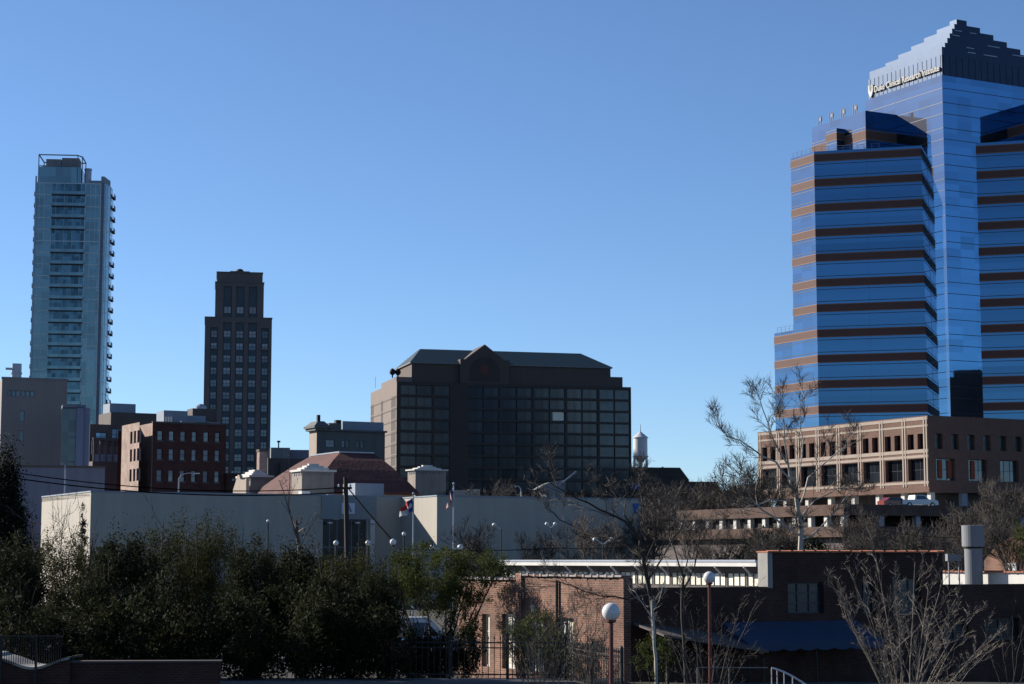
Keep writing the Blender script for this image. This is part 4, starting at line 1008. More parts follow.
# flags
def flagpole(px, ytop, d, label): 
    x, _, z = P(px, ytop, d); t = thing('flagpole', label, 'flagpole', (x, d, 0), 0., 'flagpoles before the stucco hall')
    MB().lathe([(.09, 0), (.05, z-.1)], 10).build('pole', 'silver', t); MB().lathe([(.02, z-.12), (.1, z), (.1, z+.06), (.02, z+.15)], 10).build('finial', 'silver', t)
    return x, z
def flag(x, d, ztop, hoist, fly, lean, colour, label):
    nu, nv = 26, 13; v = []; f = []; ms = []
    for side in (0, 1):
        for j in range(nv+1):
            for i in range(nu+1):
                s, t = i/nu, j/nv
                a = lean[0]*s + .12*sin(s*6+t*1.5)*s; zz = ztop - hoist*t*(1-.25*s) - lean[1]*s**1.1 - .08*sin(s*9+t*3)*s
                yy = .22*sin(s*11+t*2.5)*s**.6 + side*.012
                v.append((x - .05 - a, d + yy, zz))
    w_ = nu+1; n = (nu+1)*(nv+1)
    for side in (0, 1):
        for j in range(nv):
            for i in range(nu):
                b = side*n+j*w_+i; q = (b, b+1, b+w_+1, b+w_); f.append(q if side else q[::-1]); ms.append(colour((i+.5)/nu, (j+.5)/nv))
    mb = MB(); mb.v = v; mb.f = f; mb.m = ms
    return tag(mb.build('flag', ['flagred', 'flagwhite', 'flagblue']), label, 'flag')
x, z = flagpole(413.5, 494, 150, 'tall silver flagpole carrying the red and white state flag')
def nc(s, t):
    if s < .34:
        return 1 if (s-.17)**2*9+(t-.5)**2*4 < .12 else 2
    return 0 if t < .5 else 1
flag(x, 150, z-.3, 1.05, 1.6, (.95, .75), nc, 'red white and blue state flag drooping to the left of its pole')
x, z = flagpole(453.7, 484, 150, 'tall silver flagpole carrying the striped flag')
def us(s, t):
    if s < .42 and t < .54: return 1 if (int(s*26) % 3 == 1 and int(t*26) % 3 == 1) else 2
    return 0 if int(t*13) % 2 == 0 else 1
flag(x, 150, z-.25, .95, 1.6, (.42, 1.05), us, 'red and white striped flag with blue canton hanging limp on the right pole')

# ================================================================== FOREGROUND BRICK BUILDING
BR = Fr(623.5, 72, 28, 580)
fg = house('sunlit_brick_building', 'one storey brick building with sunlit side wall, dark front and blue awning', 'building', BR)
zW = BR.z(577.5)
Dstep = BR.dep(520, 575); Dend = BR.dep(458, 580)
z2w = BR.z(579.5, 0, Dstep+3)
lf = []
for a, b in ((482, 490), (502, 514.5), (528.5, 543.5), (556.5, 574)):
    y1, y0 = BR.dep(a, 620), BR.dep(b, 620); lf.append((y0, y1))
rects = [(Dstep-y1, Dstep-y0, .55, BR.z(618, 0, (y0+y1)/2)) for y0, y1 in lf if y1 < Dstep]
rects2 = [(Dend-y1, Dend-y0, .55, BR.z(614, 0, (y0+y1)/2)) for y0, y1 in lf if y1 >= Dstep]
mb = MB(); facade(mb, (0, Dstep), (0., -1.), Dstep, 0, zW, rects, .28); facade(mb, (0, Dend), (0., -1.), Dend-Dstep, 0, z2w, rects2, .28)
mb.box(.01, .35, Dstep-.35, Dstep, z2w-1, zW); mb.box(.29, .4, 0, Dstep, zW-1.2, zW-.0)
mb.box(-.12, .3, Dstep-.3, Dstep+.15, 0, zW+.12)
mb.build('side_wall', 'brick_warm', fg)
windows(fg, (0, Dstep), (0., -1.), rects, .26, 'full', ('whitegloss', 'winglass', 'blindpale'), 2, 3, bar=.07)
windows(fg, (0, Dend), (0., -1.), rects2, .26, 'full', ('whitegloss', 'winglass', 'blindpale'), 2, 3, bar=.07)
brs = MB()
for (a, b, c, d_) in rects:
    y0 = Dstep-b; y1 = Dstep-a
    for k in range(5): y = y0+.1+(y1-y0-.2)*k/4; brs.tube([(-.06, y, c), (-.06, y, d_)], .018, 4)
brs.build('window_grille', 'black', fg)
# tile coping of the side wall, separate overlapping tiles
ct = MB(); rt = random.Random(2)
k = 0.
while k < Dstep-.6:
    w_ = rt.uniform(.5, .62); h = rt.uniform(-.012, .015); ct.box(-.1, .42, k+.02, k+w_, zW+.002+h, zW+.07+h, rt.choice((0, 0, 1))); ct.box(-.13, .45, k+w_-.09, k+w_+.04, zW+.0+h, zW+.11+h, 0); k += w_
k = Dstep+.2
while k < Dend-.6:
    w_ = rt.uniform(.5, .62); ct.box(-.1, .42, k+.02, k+w_, z2w+.002, z2w+.07, rt.choice((0, 0, 1))); ct.box(-.13, .45, k+w_-.09, k+w_+.04, z2w, z2w+.11, 0); k += w_
ct.build('coping_tile', ['tilegrey', 'brick_warm'], fg)
MB().box(-.02, .3, -.02, Dstep*.0+.28, 0, zW+.05).build('corner_pier', 'brick_warm', fg)
MB().box(-.09, 0, Dstep-1.3, Dstep-1.1, 2.9, 3.2).build('alarm_box', 'whitegloss', fg)
MB().tube([(-.08, Dstep-3.2, 0), (-.08, Dstep-3.2, zW-.15)], .06, 6).build('downpipe', 'black', fg)
MB().box(.4, 11, .35, Dend, 0, zW-1.1).build('roof_deck', 'grey', fg)
# front
xa = BR.w(768, 580); xb = BR.w(943, 580); xe = BR.w(1060, 580)
zf1 = BR.z(587, 5); zpb = BR.z(552.5, xa); zf3 = BR.z(584.5, xb)
FB = lambda px, py=600: BR.w(px, py)
fw1 = [(FB(788), FB(824), BR.z(613, 10), BR.z(582, 10)), (FB(862), FB(876), BR.z(613, 14), BR.z(580, 14)), (FB(893), FB(921), BR.z(614, 15), BR.z(578, 15))]
fw3 = [(FB(944.5), FB(968), BR.z(640, 18), BR.z(622, 18)), (FB(984), FB(1018), BR.z(640, 19), BR.z(618, 19))]
doors = [(FB(760), FB(778), 0, BR.z(652, 10))]
mb = MB(); facade(mb, (.3, 0), (1., 0.), xa-.3, 0, zf1, [], .3)
facade(mb, (xa, -.0), (1., 0.), xb-xa, 0, zpb, [(a-xa, b-xa, c, d_) for a, b, c, d_ in fw1], .3)
facade(mb, (xb, 0), (1., 0.), xe-xb, 0, zf3, [(a-xb, b-xb, c, d_) for a, b, c, d_ in fw3], .3)
mb.box(xa+.01, xb, .31, .6, zf1, zpb); mb.box(xb-.35, xb, .6, 3, zf1, zpb)
mb.quad((.3, 0, zf1), (xa, 0, zf1), (xa, .3, zf1), (.3, .3, zf1)); mb.quad((xb, 0, zf3), (xe, 0, zf3), (xe, .3, zf3), (xb, .3, zf3))
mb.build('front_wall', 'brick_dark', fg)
MB().box(xa-.03, xa+.2, -.03, .62, zf1-.05, zpb+.0).build('white_pier', 'concrete', fg)
windows(fg, (0, 0), (1., 0.), fw1, .28, 'plain', ('mullion', 'windark'), 3, 3)
windows(fg, (0, 0), (1., 0.), fw3, .28, 'plain', ('mullion', 'windark'), 2, 2)
ct = MB(); k = xa-.05
while k < xb:
    w_ = min(rt.uniform(.5, .6), xb-k+.06); h = rt.uniform(-.01, .012); ct.box(k, k+w_-.02, -.1, .7, zpb+.002+h, zpb+.06+h); ct.box(k+w_-.08, k+w_+.03, -.12, .72, zpb+h, zpb+.09+h); k += w_
ct.build('front_coping', 'tileorange', fg)
# rear white parapet facing left, right end
RP = Fr(1062, 84, 28, 575); lo = ((RP.o[0]-BR.o[0])*BR.u[0]+(RP.o[1]-BR.o[1])*BR.u[1], (RP.o[0]-BR.o[0])*BR.v[0]+(RP.o[1]-BR.o[1])*BR.v[1])
dd = RP.dep(930, 575); zrp = RP.z(572.5, 0, dd*.5)
MB().box(lo[0], lo[0]+.35, lo[1], lo[1]+dd, 0, zrp).build('white_parapet', 'white', fg)
ct = MB(); k = 0
while k < dd: ct.box(lo[0]-.1, lo[0]+.45, lo[1]+k, lo[1]+k+.55, zrp+.0, zrp+.06); ct.box(lo[0]-.12, lo[0]+.47, lo[1]+k+.5, lo[1]+k+.62, zrp, zrp+.09); k += .58
ct.build('parapet_tile', 'tileorange', fg)
MB().box(xb+.2, lo[0]+3, .4, lo[1]+dd, 0, zf3-.6).build('rear_roof_deck', 'grey', fg)
# monitor roof / clerestory
MO = Fr(766.5, 84, 28, 570); lo = ((MO.o[0]-BR.o[0])*BR.u[0]+(MO.o[1]-BR.o[1])*BR.u[1], (MO.o[0]-BR.o[0])*BR.v[0]+(MO.o[1]-BR.o[1])*BR.v[1])
mo = link('clerestory', None, fg, (lo[0], lo[1], 0))
dm = MO.dep(503, 563); zfT = MO.z(560.5); zfB = MO.z(566.5); zw1 = MO.z(572.5); zw0 = MO.z(587.5)
ov = MB(); ov.box(-.55, 5, 0, dm, zfB, zfT); ov.build('roof_slab', 'white', mo)
MB().box(-.59, -.55, 0, dm, zfT-.06, zfT+.03).build('gutter', 'silver', mo)
nwin = 16; rects = []
for k in range(nwin): rects.append((dm*k/nwin+.05, dm*(k+1)/nwin-.05, zw0, zw1))
mb = MB(); facade(mb, (0, dm), (0., -1.), dm, zW-1.2, zfB, rects, .12); mb.quad((0, 0, zW-1.2), (4.5, 0, zW-1.2), (4.5, 0, zfB), (0, 0, zfB)); mb.quad((4.5, 0, zW-1.2), (4.5, dm, zW-1.2), (4.5, dm, zfB), (4.5, 0, zfB)); mb.build('clerestory_wall', 'brown', mo)
windows(mo, (0, dm), (0., -1.), rects, .1, 'full', ('black', 'winglass', 'blindpale'), 3, 1, name='clerestory_window', bar=.05)
for k in range(11): y = 1+k*(dm-2)/10; MB().tube([(-.02, y, zfB-.45), (-.5, y, zfB-.02)], .05, 6).build('strut', 'whitegloss', mo)
# awning + lean-to roof
AWx0, AWx1 = FB(722, 635), FB(856, 635); zA1 = BR.z(621, 8); zA0 = BR.z(648, 8, -1.8)
m = MB(); n = 40
for i in range(n):
    x0 = AWx0+(AWx1-AWx0)*i/n; x1 = AWx0+(AWx1-AWx0)*(i+1)/n
    s0 = .10*abs(sin(i*pi/5)); s1 = .10*abs(sin((i+1)*pi/5))
    e0, e1 = (.9 if False else 0), 0
    for (ya, za_, yb, zb2) in ((-.05, zA1, -.9, (zA1+zA0)/2+.1), (-.9, (zA1+zA0)/2+.1, -1.7, zA0+.25)):
        m.quad((x0, yb, zb2), (x1, yb, zb2), (x1, ya, za_), (x0, ya, za_))
    m.quad((x0, -1.72, zA0-s0*.8), (x1, -1.72, zA0-s1*.8), (x1, -1.7, zA0+.25), (x0, -1.7, zA0+.25))
for x in (AWx0, AWx1): m.add([(x, -.05, zA1), (x, -.9, (zA1+zA0)/2+.1), (x, -1.7, zA0+.25), (x, -1.72, zA0), (x, -.05, zA0)], [(0, 1, 2, 3, 4)])
aw = m.build('awning', 'awning', fg)
m = MB()
for x in (AWx0+.1, (AWx0+AWx1)/2, AWx1-.1): m.tube([(x, -1.65, 0), (x, -1.65, zA0+.1)], .03, 6); 
m.build('awning_frame', 'black', aw)
ln0, ln1 = FB(632, 640), FB(735, 640)
m = MB(); m.add([(ln0, -.05, BR.z(622, 1)), (ln1, -.05, BR.z(634, 6)), (ln1, -2.2, BR.z(650, 6, -2)), (ln0, -2.2, BR.z(634, 1, -2))] + [(ln0, -.05, BR.z(622, 1)-.08), (ln1, -.05, BR.z(634, 6)-.08), (ln1, -2.2, BR.z(650, 6, -2)-.08), (ln0, -2.2, BR.z(634, 1, -2)-.08)], [(3, 2, 1, 0), (4, 5, 6, 7), (0, 1, 5, 4), (1, 2, 6, 5), (2, 3, 7, 6), (3, 0, 4, 7)])
m.build('lean_to_roof', 'brown', fg)
m = MB()
for x in (ln0+.2, (ln0+ln1)/2, ln1-.2): m.box(x-.05, x+.05, -2.15, -2.05, 0, 1.4)
m.build('lean_to_post', 'wood', fg)
# flue
fx, fy, _ = P(973.5, 560, 88)
fl = thing('round_metal_flue', 'fat round galvanised flue with a wider upper section on the right roof', 'flue', (fx, fy, 0))
zz = [zat(p, 88) for p in (580, 547, 545, 525.5)]
MB().lathe([(.40, zf3-.6), (.40, zz[1])], 28).build('pipe', 'grey', fl)
MB().lathe([(.40, zz[1]), (.5, zz[1]+.02), (.5, zz[3]), (.46, zz[3]+.01), (.4, zz[3]-.1)], 28).build('hood', 'grey', fl)
MB().lathe([(.44, zz[1]-.06), (.44, zz[1]-.0)], 24).build('joint_ring', 'dark', fl)
vx_, vy_, _ = P(948, 570, 86)
vt = thing('grey_roof_vent_frame', 'small grey box vent on posts between the dark parapet and the round flue', 'vent', (vx_, vy_, 0))
MB().box(0, .6, 0, .5, zat(561, 86), zat(554, 86)).build('vent_box', 'grey', vt)
for x in (.05, .5): MB().box(x, x+.05, .1, .2, zf3-.6, zat(561, 86)).build('vent_post', 'grey', vt)

BS = Fr(1046, 118, 28, 560)
bsd = house('round_topped_brick_shed', 'sunlit brown brick shed with a low curved top at the right edge behind the flue', 'shed', BS)
dB = BS.dep(984, 560); zt_b = BS.z(536.5, 0, dB*.6); m = MB(); n = 14
pts = [(0, 0)] + [(dB*k/n, zt_b-1.5*((k/n-.42)**2)*3) for k in range(n+1)] + [(dB, 0)]
m.add([(0, y, z) for y, z in pts]+[(6., y, z) for y, z in pts], [tuple(range(len(pts))), tuple(range(2*len(pts)-1, len(pts)-1, -1))]+[(i, len(pts)+i, len(pts)+(i+1) % len(pts), (i+1) % len(pts)) for i in range(len(pts))]); m.build('wall', 'brick_warm', bsd)
MB().box(-.12, 0, dB*.45, dB*.62, BS.z(571, 0, dB*.5), BS.z(563, 0, dB*.5)).build('white_vent', 'whitegloss', bsd)
# ================================================================== near fences and walls
def iron_fence(p0, p1, base, h, label, n, gap=.22):
    L = math.hypot(p1[0]-p0[0], p1[1]-p0[1]); a = math.atan2(p1[1]-p0[1], p1[0]-p0[0])
    t = thing('iron_fence', label, 'fence', (p0[0], p0[1], base), a)
    for k in range(n+1):
        m = MB(); x = L*k/n; m.box(x-.045, x+.045, -.045, .045, 0, h+.1); m.prism([(x-.05, -.05), (x+.05, -.05), (x+.05, .05), (x-.05, .05)], h+.1, h+.2, top=[(x-.005, -.005), (x+.005, -.005), (x+.005, .005), (x-.005, .005)]); m.build('fence_post', 'black', t)
    m = MB(); m.box(0, L, -.02, .02, h*.86, h*.86+.05); m.box(0, L, -.02, .02, .15, .2); m.box(0, L, -.02, .02, h*.74, h*.74+.04); m.build('fence_rail', 'black', t)
    m = MB(); k = gap
    while k < L-.05:
        m.box(k-.013, k+.013, -.013, .013, .05, h-.06); m.prism([(k-.03, -.03), (k+.03, -.03), (k+.03, .03), (k-.03, .03)], h-.06, h+.1, top=[(k-.004, -.004), (k+.004, -.004), (k+.004, .004), (k-.004, .004)]); k += gap
    m.build('picket', 'black', t)
    return t
a = P(392, 670, 71); b = P(566, 670, 70.5); c = P(622, 684, 63)
iron_fence(a[:2], b[:2], .70, 1.5, 'black spiked iron fence along the pavement below the olive tree', 3)
iron_fence(b[:2], c[:2], .56, 1.5, 'black spiked iron fence running towards the large globe lamp', 2)
# left: brick planter wall with curved pale cap and black railing
lw_x0, _, _ = P(-30, 670, 64); lw_x1 = kx(70, 670)*64
pl = thing('curved_cap_wall', 'low brick wall with a sagging pale stone cap and black rail at the lower left', 'wall', (0, 64, 0))
m = MB(); n = 30
def capz(px): 
    return zat(655 + 12*math.exp(-((px-33)/26.)**2) - (2 if px < -5 else 0), 64)
for i in range(n):
    p0_, p1_ = -30+100*i/n, -30+100*(i+1)/n; x0, x1 = kx(p0_, 665)*64, kx(p1_, 665)*64; z0, z1 = capz(p0_)-.09, capz(p1_)-.09
    m.add([(x0, 0, 0), (x1, 0, 0), (x1, 0, z1), (x0, 0, z0), (x0, .3, 0), (x1, .3, 0), (x1, .3, z1), (x0, .3, z0)], [(0, 1, 2, 3), (5, 4, 7, 6), (3, 2, 6, 7)])
m.build('wall_body', 'brick_dark', pl)
m = MB()
for i in range(n):
    p0_, p1_ = -30+100*i/n, -30+100*(i+1)/n; x0, x1 = kx(p0_, 665)*64, kx(p1_, 665)*64; z0, z1 = capz(p0_), capz(p1_)
    m.add([(x0, -.08, z0-.088), (x1, -.08, z1-.088), (x1, -.08, z1), (x0, -.08, z0), (x0, 1.9, z0-.088), (x1, 1.9, z1-.088), (x1, 1.9, z1), (x0, 1.9, z0)], [(0, 1, 2, 3), (5, 4, 7, 6), (3, 2, 6, 7), (0, 4, 5, 1)])
m.build('stone_cap', 'concrete', pl)
m = MB()
for px in (2, 37): x = kx(px, 665)*64; m.box(x-.035, x+.035, -.18, -.11, .3, zat(636, 64))
xl, xr = kx(-20, 650)*64, kx(64, 650)*64
m.box(xl, xr, -.16, -.12, zat(636.5, 64), zat(635.5, 64))
for k in range(36): x = xl+(xr-xl)*k/36; m.box(x-.01, x+.01, -.15, -.13, zat(664, 64), zat(636, 64))
m.build('railing', 'black', pl)
lwall = thing('long_low_brick_wall', 'long low dark brick wall with stone coping below the evergreen mass', 'wall', (kx(70, 665)*64.2, 64.2, 0), radians(4))
m = MB(); L = 4.9; m.box(0, L, 0, .35, 0, zat(663, 64)); m.build('wall_body', 'brick_dark', lwall)
MB().box(-.05, L+.05, -.06, .41, zat(663, 64), zat(661.3, 64)).build('stone_cap', 'brown', lwall)
# curved white handrail
hx, hy, _ = P(772, 684, 58)
hr = thing('white_curved_handrail', 'white curved metal handrail at the bottom edge below the blue awning', 'handrail', (hx, hy, 0))
pts = [(kx(px, py)*58-hx, 0, zat(py, 58)) for px, py in ((771.5, 668), (776, 669), (783, 671.5), (792, 676), (802, 682), (816, 692))]
MB().tube(pts, .028, 8).build('top_rail', 'whitegloss', hr)
m = MB()
for px, py in ((771.5, 668), (777, 669.5), (784, 672), (792.5, 676.3), (803, 683)):
    x = kx(px, py)*58-hx; m.tube([(x, 0, 0), (x, 0, zat(py, 58))], .017, 6)
m.build('baluster', 'whitegloss', hr)
tr = thing('thin_dark_handrail', 'thin dark horizontal handrail left of the white curved one', 'handrail', (hx, hy, 0))
m = MB(); m.tube([(-2.2, .2, zat(668, 58)), (-.1, .2, zat(668, 58))], .015, 6)
for x in (-2.2, -1.25): m.tube([(x, .2, 0), (x, .2, zat(668, 58))], .02, 6)
m.build('rail', 'grey', tr)

# cars behind the evergreens
x, y, _ = P(405, 620, 96); vehicle('van', 'carwhite', 'white van glimpsed between the dark evergreens and the olive tree', 'van', (x, y, 0), radians(8), 'parked_van')
x, y, _ = P(432, 635, 90); vehicle('car', 'carblue', 'blue car behind the iron fence next to the white van', 'car', (x, y, 0), radians(8))
x, y, _ = P(121, 634, 92); vehicle('car', 'carwhite', 'white car glimpsed through a gap in the left evergreens', 'car', (x, y, 0), radians(75))

# ================================================================== TREES
def rv(r, s=1.): return (r.uniform(-s, s), r.uniform(-s, s), r.uniform(-s, s))
def norm(v): L = math.sqrt(sum(k*k for k in v)) or 1; return (v[0]/L, v[1]/L, v[2]/L)
def path(r, p, d, L, n, wob, up):
    pts = [p]; d = norm(d)
    for k in range(n):
        w = rv(r, wob); d = norm((d[0]+w[0], d[1]+w[1], d[2]+w[2]+up)); q = pts[-1]
        pts.append((q[0]+d[0]*L/n, q[1]+d[1]*L/n, q[2]+d[2]*L/n))
    return pts, d
def sprout(mb, r, pts, r0, level, maxl, lenk, rmin, up=.03, dens=1., spread=.9):
    """side branches along a limb, finer and shorter with every fork"""
    tot = sum(math.dist(pts[i], pts[i+1]) for i in range(len(pts)-1))
    nb = (5, 3, 3, 2, 2)[min(level, 4)]*dens; nb = int(nb) + (r.random() < nb-int(nb))
    for k in range(nb):
        u = (k+r.uniform(.1, .9))/nb; t = (.25+.74*u)*(len(pts)-1); i = min(int(t), len(pts)-2); f = t-i
        a, b = pts[i], pts[i+1]; q = tuple(a[j]+(b[j]-a[j])*f for j in range(3)); d = norm(tuple(b[j]-a[j] for j in range(3)))
        w = norm(rv(r)); sw = spread*r.uniform(.6, 1.1)
        dd = norm((d[0]+w[0]*sw, d[1]+w[1]*sw, d[2]+w[2]*sw*.8+.12))
        rr = max(rmin, r0*.55*(1-.4*u)); L = max(tot*lenk*r.uniform(.6, 1.15)*(1.1-.55*u), rmin*r.uniform(22, 45))
        n_ = 5 if level < 2 else 4
        bp, _ = path(r, q, dd, L, n_, .26, up)
        mb.tube(bp, [rr*(1-.8*j/n_) for j in range(n_+1)], 4 if rr > .02 else 3, 1 if mb.__dict__.get('tw') and level > 0 else 0, cap=False)
        if level < maxl: sprout(mb, r, bp, rr*.9, level+1, maxl, lenk, rmin, up, dens, spread)
def refine(pts, r, wob):
    out = [pts[0]]
    for i in range(len(pts)-1):
        a, b = pts[i], pts[i+1]
        m_ = tuple((a[j]+b[j])/2+r.uniform(-wob, wob) for j in range(3)); out += [m_, b]
    return out
def limb_tree(name, label, cat, base, limbs, bark, seed, maxl=3, lenk=.5, rmin=.012, dens=1., up=.05, wob=.05, group=None, spread=.9, twig=None):
    """limbs: list of (world points, r0, r1); first is the trunk"""
    r = random.Random(seed); t = thing(name, label, cat, base, 0., group)
    L = lambda pts: [tuple(p[j]-base[j] for j in range(3)) for p in pts]
    tr, cr = MB(), MB(); cr.tw = 1
    for i, (pts, r0, r1) in enumerate(limbs):
        q = refine(L(pts), r, wob); rad = [r0+(r1-r0)*k/(len(q)-1) for k in range(len(q))]
        (tr if i == 0 else cr).tube(q, rad, 8 if i == 0 else 6)
        sprout(cr, r, q if i else q[len(q)//3:], (r0+r1)/2, 0, maxl, lenk*(1 if i else .6), rmin, up*.5, dens, spread)
    tr.build('trunk', bark, t); cr.build('branches', [bark, twig or bark], t); return t
def bare_tree_parts(seed, H, rt_, bark, maxl=4, spreadk=1., rmin=.02, forks=7):
    r = random.Random(seed); tr, cr = MB(), MB()
    p, d = path(r, (0, 0, -.1), (0, 0, 1), H*.45, 5, .06, .1)
    tr.tube(p, [rt_*(1-.4*k/5) for k in range(6)], 7)
    for k in range(forks):
        s = p[r.randint(2, 5)] if k > 2 else p[5]; a = 2*pi*k/forks+r.uniform(-.4, .4); el = r.uniform(.6, 1.6)
        q, _ = path(r, s, (cos(a)*spreadk, sin(a)*spreadk, el*1.2), H*.5*r.uniform(.7, 1.05), 5, .18, .12)
        cr.tube(q, [rt_*.5*(1-.7*j/5) for j in range(6)], 5, cap=False); sprout(cr, r, q, rt_*.3, 0, maxl, .5, rmin, .04, 1.3)
    return tr.mesh('trunk', bark), cr.mesh('branches', bark)
_bt = {}
def bare_tree(v, px, d, H, label, rz=0., sc=1., name='bare_tree', group='bare winter trees in the middle distance', base=0.):
    x = kx(px, 540)*d; t = thing(name, label, 'tree', (x, d, base), rz, group); t.scale = (sc, sc, sc)
    link('trunk', _bt[v][0], t); link('branches', _bt[v][1], t); return t
_bt['a'] = bare_tree_parts(11, 12., .2, 'bark', 3, rmin=.022, forks=8); _bt['b'] = bare_tree_parts(12, 12., .18, 'barkdark', 3, rmin=.018, spreadk=.8, forks=8); _bt['c'] = bare_tree_parts(23, 12., .2, 'bark', 3, rmin=.028, spreadk=.9, forks=9)
# leafy crowns
def leafy_mesh(seed, rx, ry, rz, cz, nclump, per, size, mat_, cone=0., low=.1):
    r = random.Random(seed); mb = MB(); V = mb.v; Fc = mb.f
    for c in range(nclump):
        while True:
            p = rv(r); q = p[0]**2+p[1]**2+p[2]**2
            if low < q <= 1: break
        s = 1.
        if cone: s = max(.05, 1-cone*(p[2]+1)/2)
        j = 1+.22*sin(p[0]*5+seed)+.18*sin(p[1]*4+p[2]*5+seed*2)
        cx_, cy_, cz_ = p[0]*rx*s*j, p[1]*ry*s*j, cz+p[2]*rz*(1+.12*sin(p[0]*7+seed)); cs = r.uniform(.28, .6)*min(rx, rz)*.42
        for k in range(per):
            o_ = [r.gauss(0, cs*.5) for _ in range(3)]; o_[2] += abs(o_[2])*.2
            a = rv(r); b = rv(r); a = norm(a); b = norm(b); z_ = size*r.uniform(.55, 1.3)
            x, y, z = cx_+o_[0], cy_+o_[1], max(cz_+o_[2], .1); n = len(V)
            V += [(x, y, z), (x+a[0]*z_*.5+b[0]*z_*.25, y+a[1]*z_*.5+b[1]*z_*.25, z+a[2]*z_*.5+b[2]*z_*.25), (x+a[0]*z_, y+a[1]*z_, z+a[2]*z_), (x+a[0]*z_*.5-b[0]*z_*.25, y+a[1]*z_*.5-b[1]*z_*.25, z+a[2]*z_*.5-b[2]*z_*.25)]
            Fc.append((n, n+1, n+2, n+3))
    mb.m = [0]*len(Fc)
    return mb.mesh('crown', mat_)
def stems_mesh(seed, H, n, r0, spread, bark, rmin=.012, maxl=2, dens=1.):
    r = random.Random(seed); mb = MB()
    for k in range(n):
        a = r.uniform(0, 2*pi); q, _ = path(r, (r.uniform(-.15, .15), r.uniform(-.15, .15), -.05), (cos(a)*spread, sin(a)*spread, 1), H*r.uniform(.7, 1.), 6, .1, .06)
        rr = r0*r.uniform(.6, 1.); mb.tube(q, [rr*(1-.75*j/6) for j in range(7)], 5, cap=False); sprout(mb, r, q, rr*.5, 1, maxl+1, .42, rmin, .08, dens, .7)
    return mb.mesh('stems', bark)
ev = {}
for v, sd in (('a', 1), ('b', 2), ('c', 3), ('d', 4)):
    ev[v] = (leafy_mesh(sd, 2.25, 1.9, 2.6, 3.3, 330, 95, (.13, .10, .15, .11)[sd-1], ('leaf_dark', 'leaf_mid', 'leaf_dark', 'leaf_mid')[sd-1], low=.15), stems_mesh(sd+40, 6.6, 5, .09, .35, 'barkdark', .012, 1, .8))
def evergreen(v, px, ytop, wpx, d, label, rz=0.):
    x = kx(px, 560)*d; z = zat(ytop, d); t = thing('evergreen_tree', label, 'tree', (x, d, 0), rz, 'dark evergreen trees along the lower left')
    s = z/6.3; sx = wpx/F*d/4.6; t.scale = (sx, sx, s)
    link('crown', ev[v][0], t); link('trunk', ev[v][1], t); return t
EV = [('a', 12, 533, 95, 76, 'dark evergreen at the left edge of the evergreen row, below the black conifer'),
      ('b', 66, 531, 90, 80, 'dark evergreen below the sunlit stucco corner'),
      ('c', 118, 528, 95, 77, 'dark evergreen just right of the sunlit stucco corner'),
      ('d', 172, 512, 100, 80, 'tallest dark evergreen of the row, below the brick warehouse'),
      ('b', 214, 515, 80, 78, 'tall dark evergreen below the right end of the brick warehouse'),
      ('a', 252, 535, 80, 76, 'lower dark evergreen in the dip of the row below the tan chimney'),
      ('c', 300, 540, 95, 79, 'dark evergreen left of the hall entrance'),
      ('d', 352, 540, 90, 77, 'dark evergreen in front of the hall entrance under the utility pole'),
      ('a', 378, 560, 62, 74, 'shorter dark evergreen at the right end of the dark row')]
for i, (v, px, yt, wp, d, lab) in enumerate(EV): evergreen(v, px, yt, wp, d, lab, i*1.3)
# low evergreen understory making the mass dense to the ground
us_m = leafy_mesh(9, 2.2, 1.2, 1.6, 1.5, 150, 80, .14, 'leaf_dark', low=0.)
for i, (px, d) in enumerate(((20, 70), (85, 72), (150, 72), (215, 71), (270, 72), (325, 72), (368, 71.5))):
    t = tag(link('evergreen_shrub', us_m, None, (kx(px, 600)*d, d, 0), i*.9), 'rounded dark evergreen shrub at the foot of the evergreen row', 'shrub', 'evergreen shrubs under the trees')
    t.scale = (1.15, 1, 1.15+.1*(i % 3))
for i, (px, d, s_, lab) in enumerate(((405, 76, .8, 'dark evergreen shrub at the left end of the iron fence'), (462, 77, 1.0, 'dark evergreen shrub under the olive green tree'), (430, 75, .7, 'dark evergreen shrub behind the middle of the iron fence'))):
    t = tag(link('evergreen_shrub', us_m, None, (kx(px, 600)*d, d, 0), i*.9), lab, 'shrub'); t.scale = (.5, .6, s_)
# olive green tree near the iron fence
ol = leafy_mesh(21, 2.5, 1.9, 1.45, 4.35, 330, 95, .10, 'leaf_olive', low=.1)
ost = stems_mesh(61, 5.2, 7, .10, .45, 'barkdark', .014, 2, 1.)
x = kx(438, 580)*80
t = thing('olive_green_tree', 'lighter olive green multi stem tree behind the iron fence below the right flag', 'tree', (x, 80, 0)); t.scale = (1.0, .9, .97)
link('crown', ol, t); link('trunk', ost, t)
x = kx(494, 580)*84; t = thing('olive_green_tree', 'small loose olive green tree partly over the brick wall left of its windows', 'tree', (x, 84, 0), 1.2); t.scale = (.4, .5, .93)
link('crown', ol, t); link('trunk', ost, t)
# bushes at the brick wall
bs = leafy_mesh(33, 1., .7, .8, 1.9, 60, 50, .09, 'leaf_olive', low=0.); bst = stems_mesh(70, 2.6, 6, .03, .4, 'bark', .01, 1)
for px, d, lab, sc in ((520, 73, 'leafy green bush below the left brick wall windows', 1.), (552, 71.5, 'leafy green bush below the middle brick wall window', .9), (538, 74.5, 'taller leafy green bush between the brick wall windows', 1.15), (580, 70, 'leafy green bush by the brick wall window next to the globe lamp', .75), (655, 66, 'dark green bush at the foot of the pale trunk', .9)):
    t = thing('leafy_bush', lab, 'bush', (kx(px, 640)*d, d, 0), px*.1); t.scale = (sc, sc, sc); link('foliage', bs, t); link('stems', bst, t)
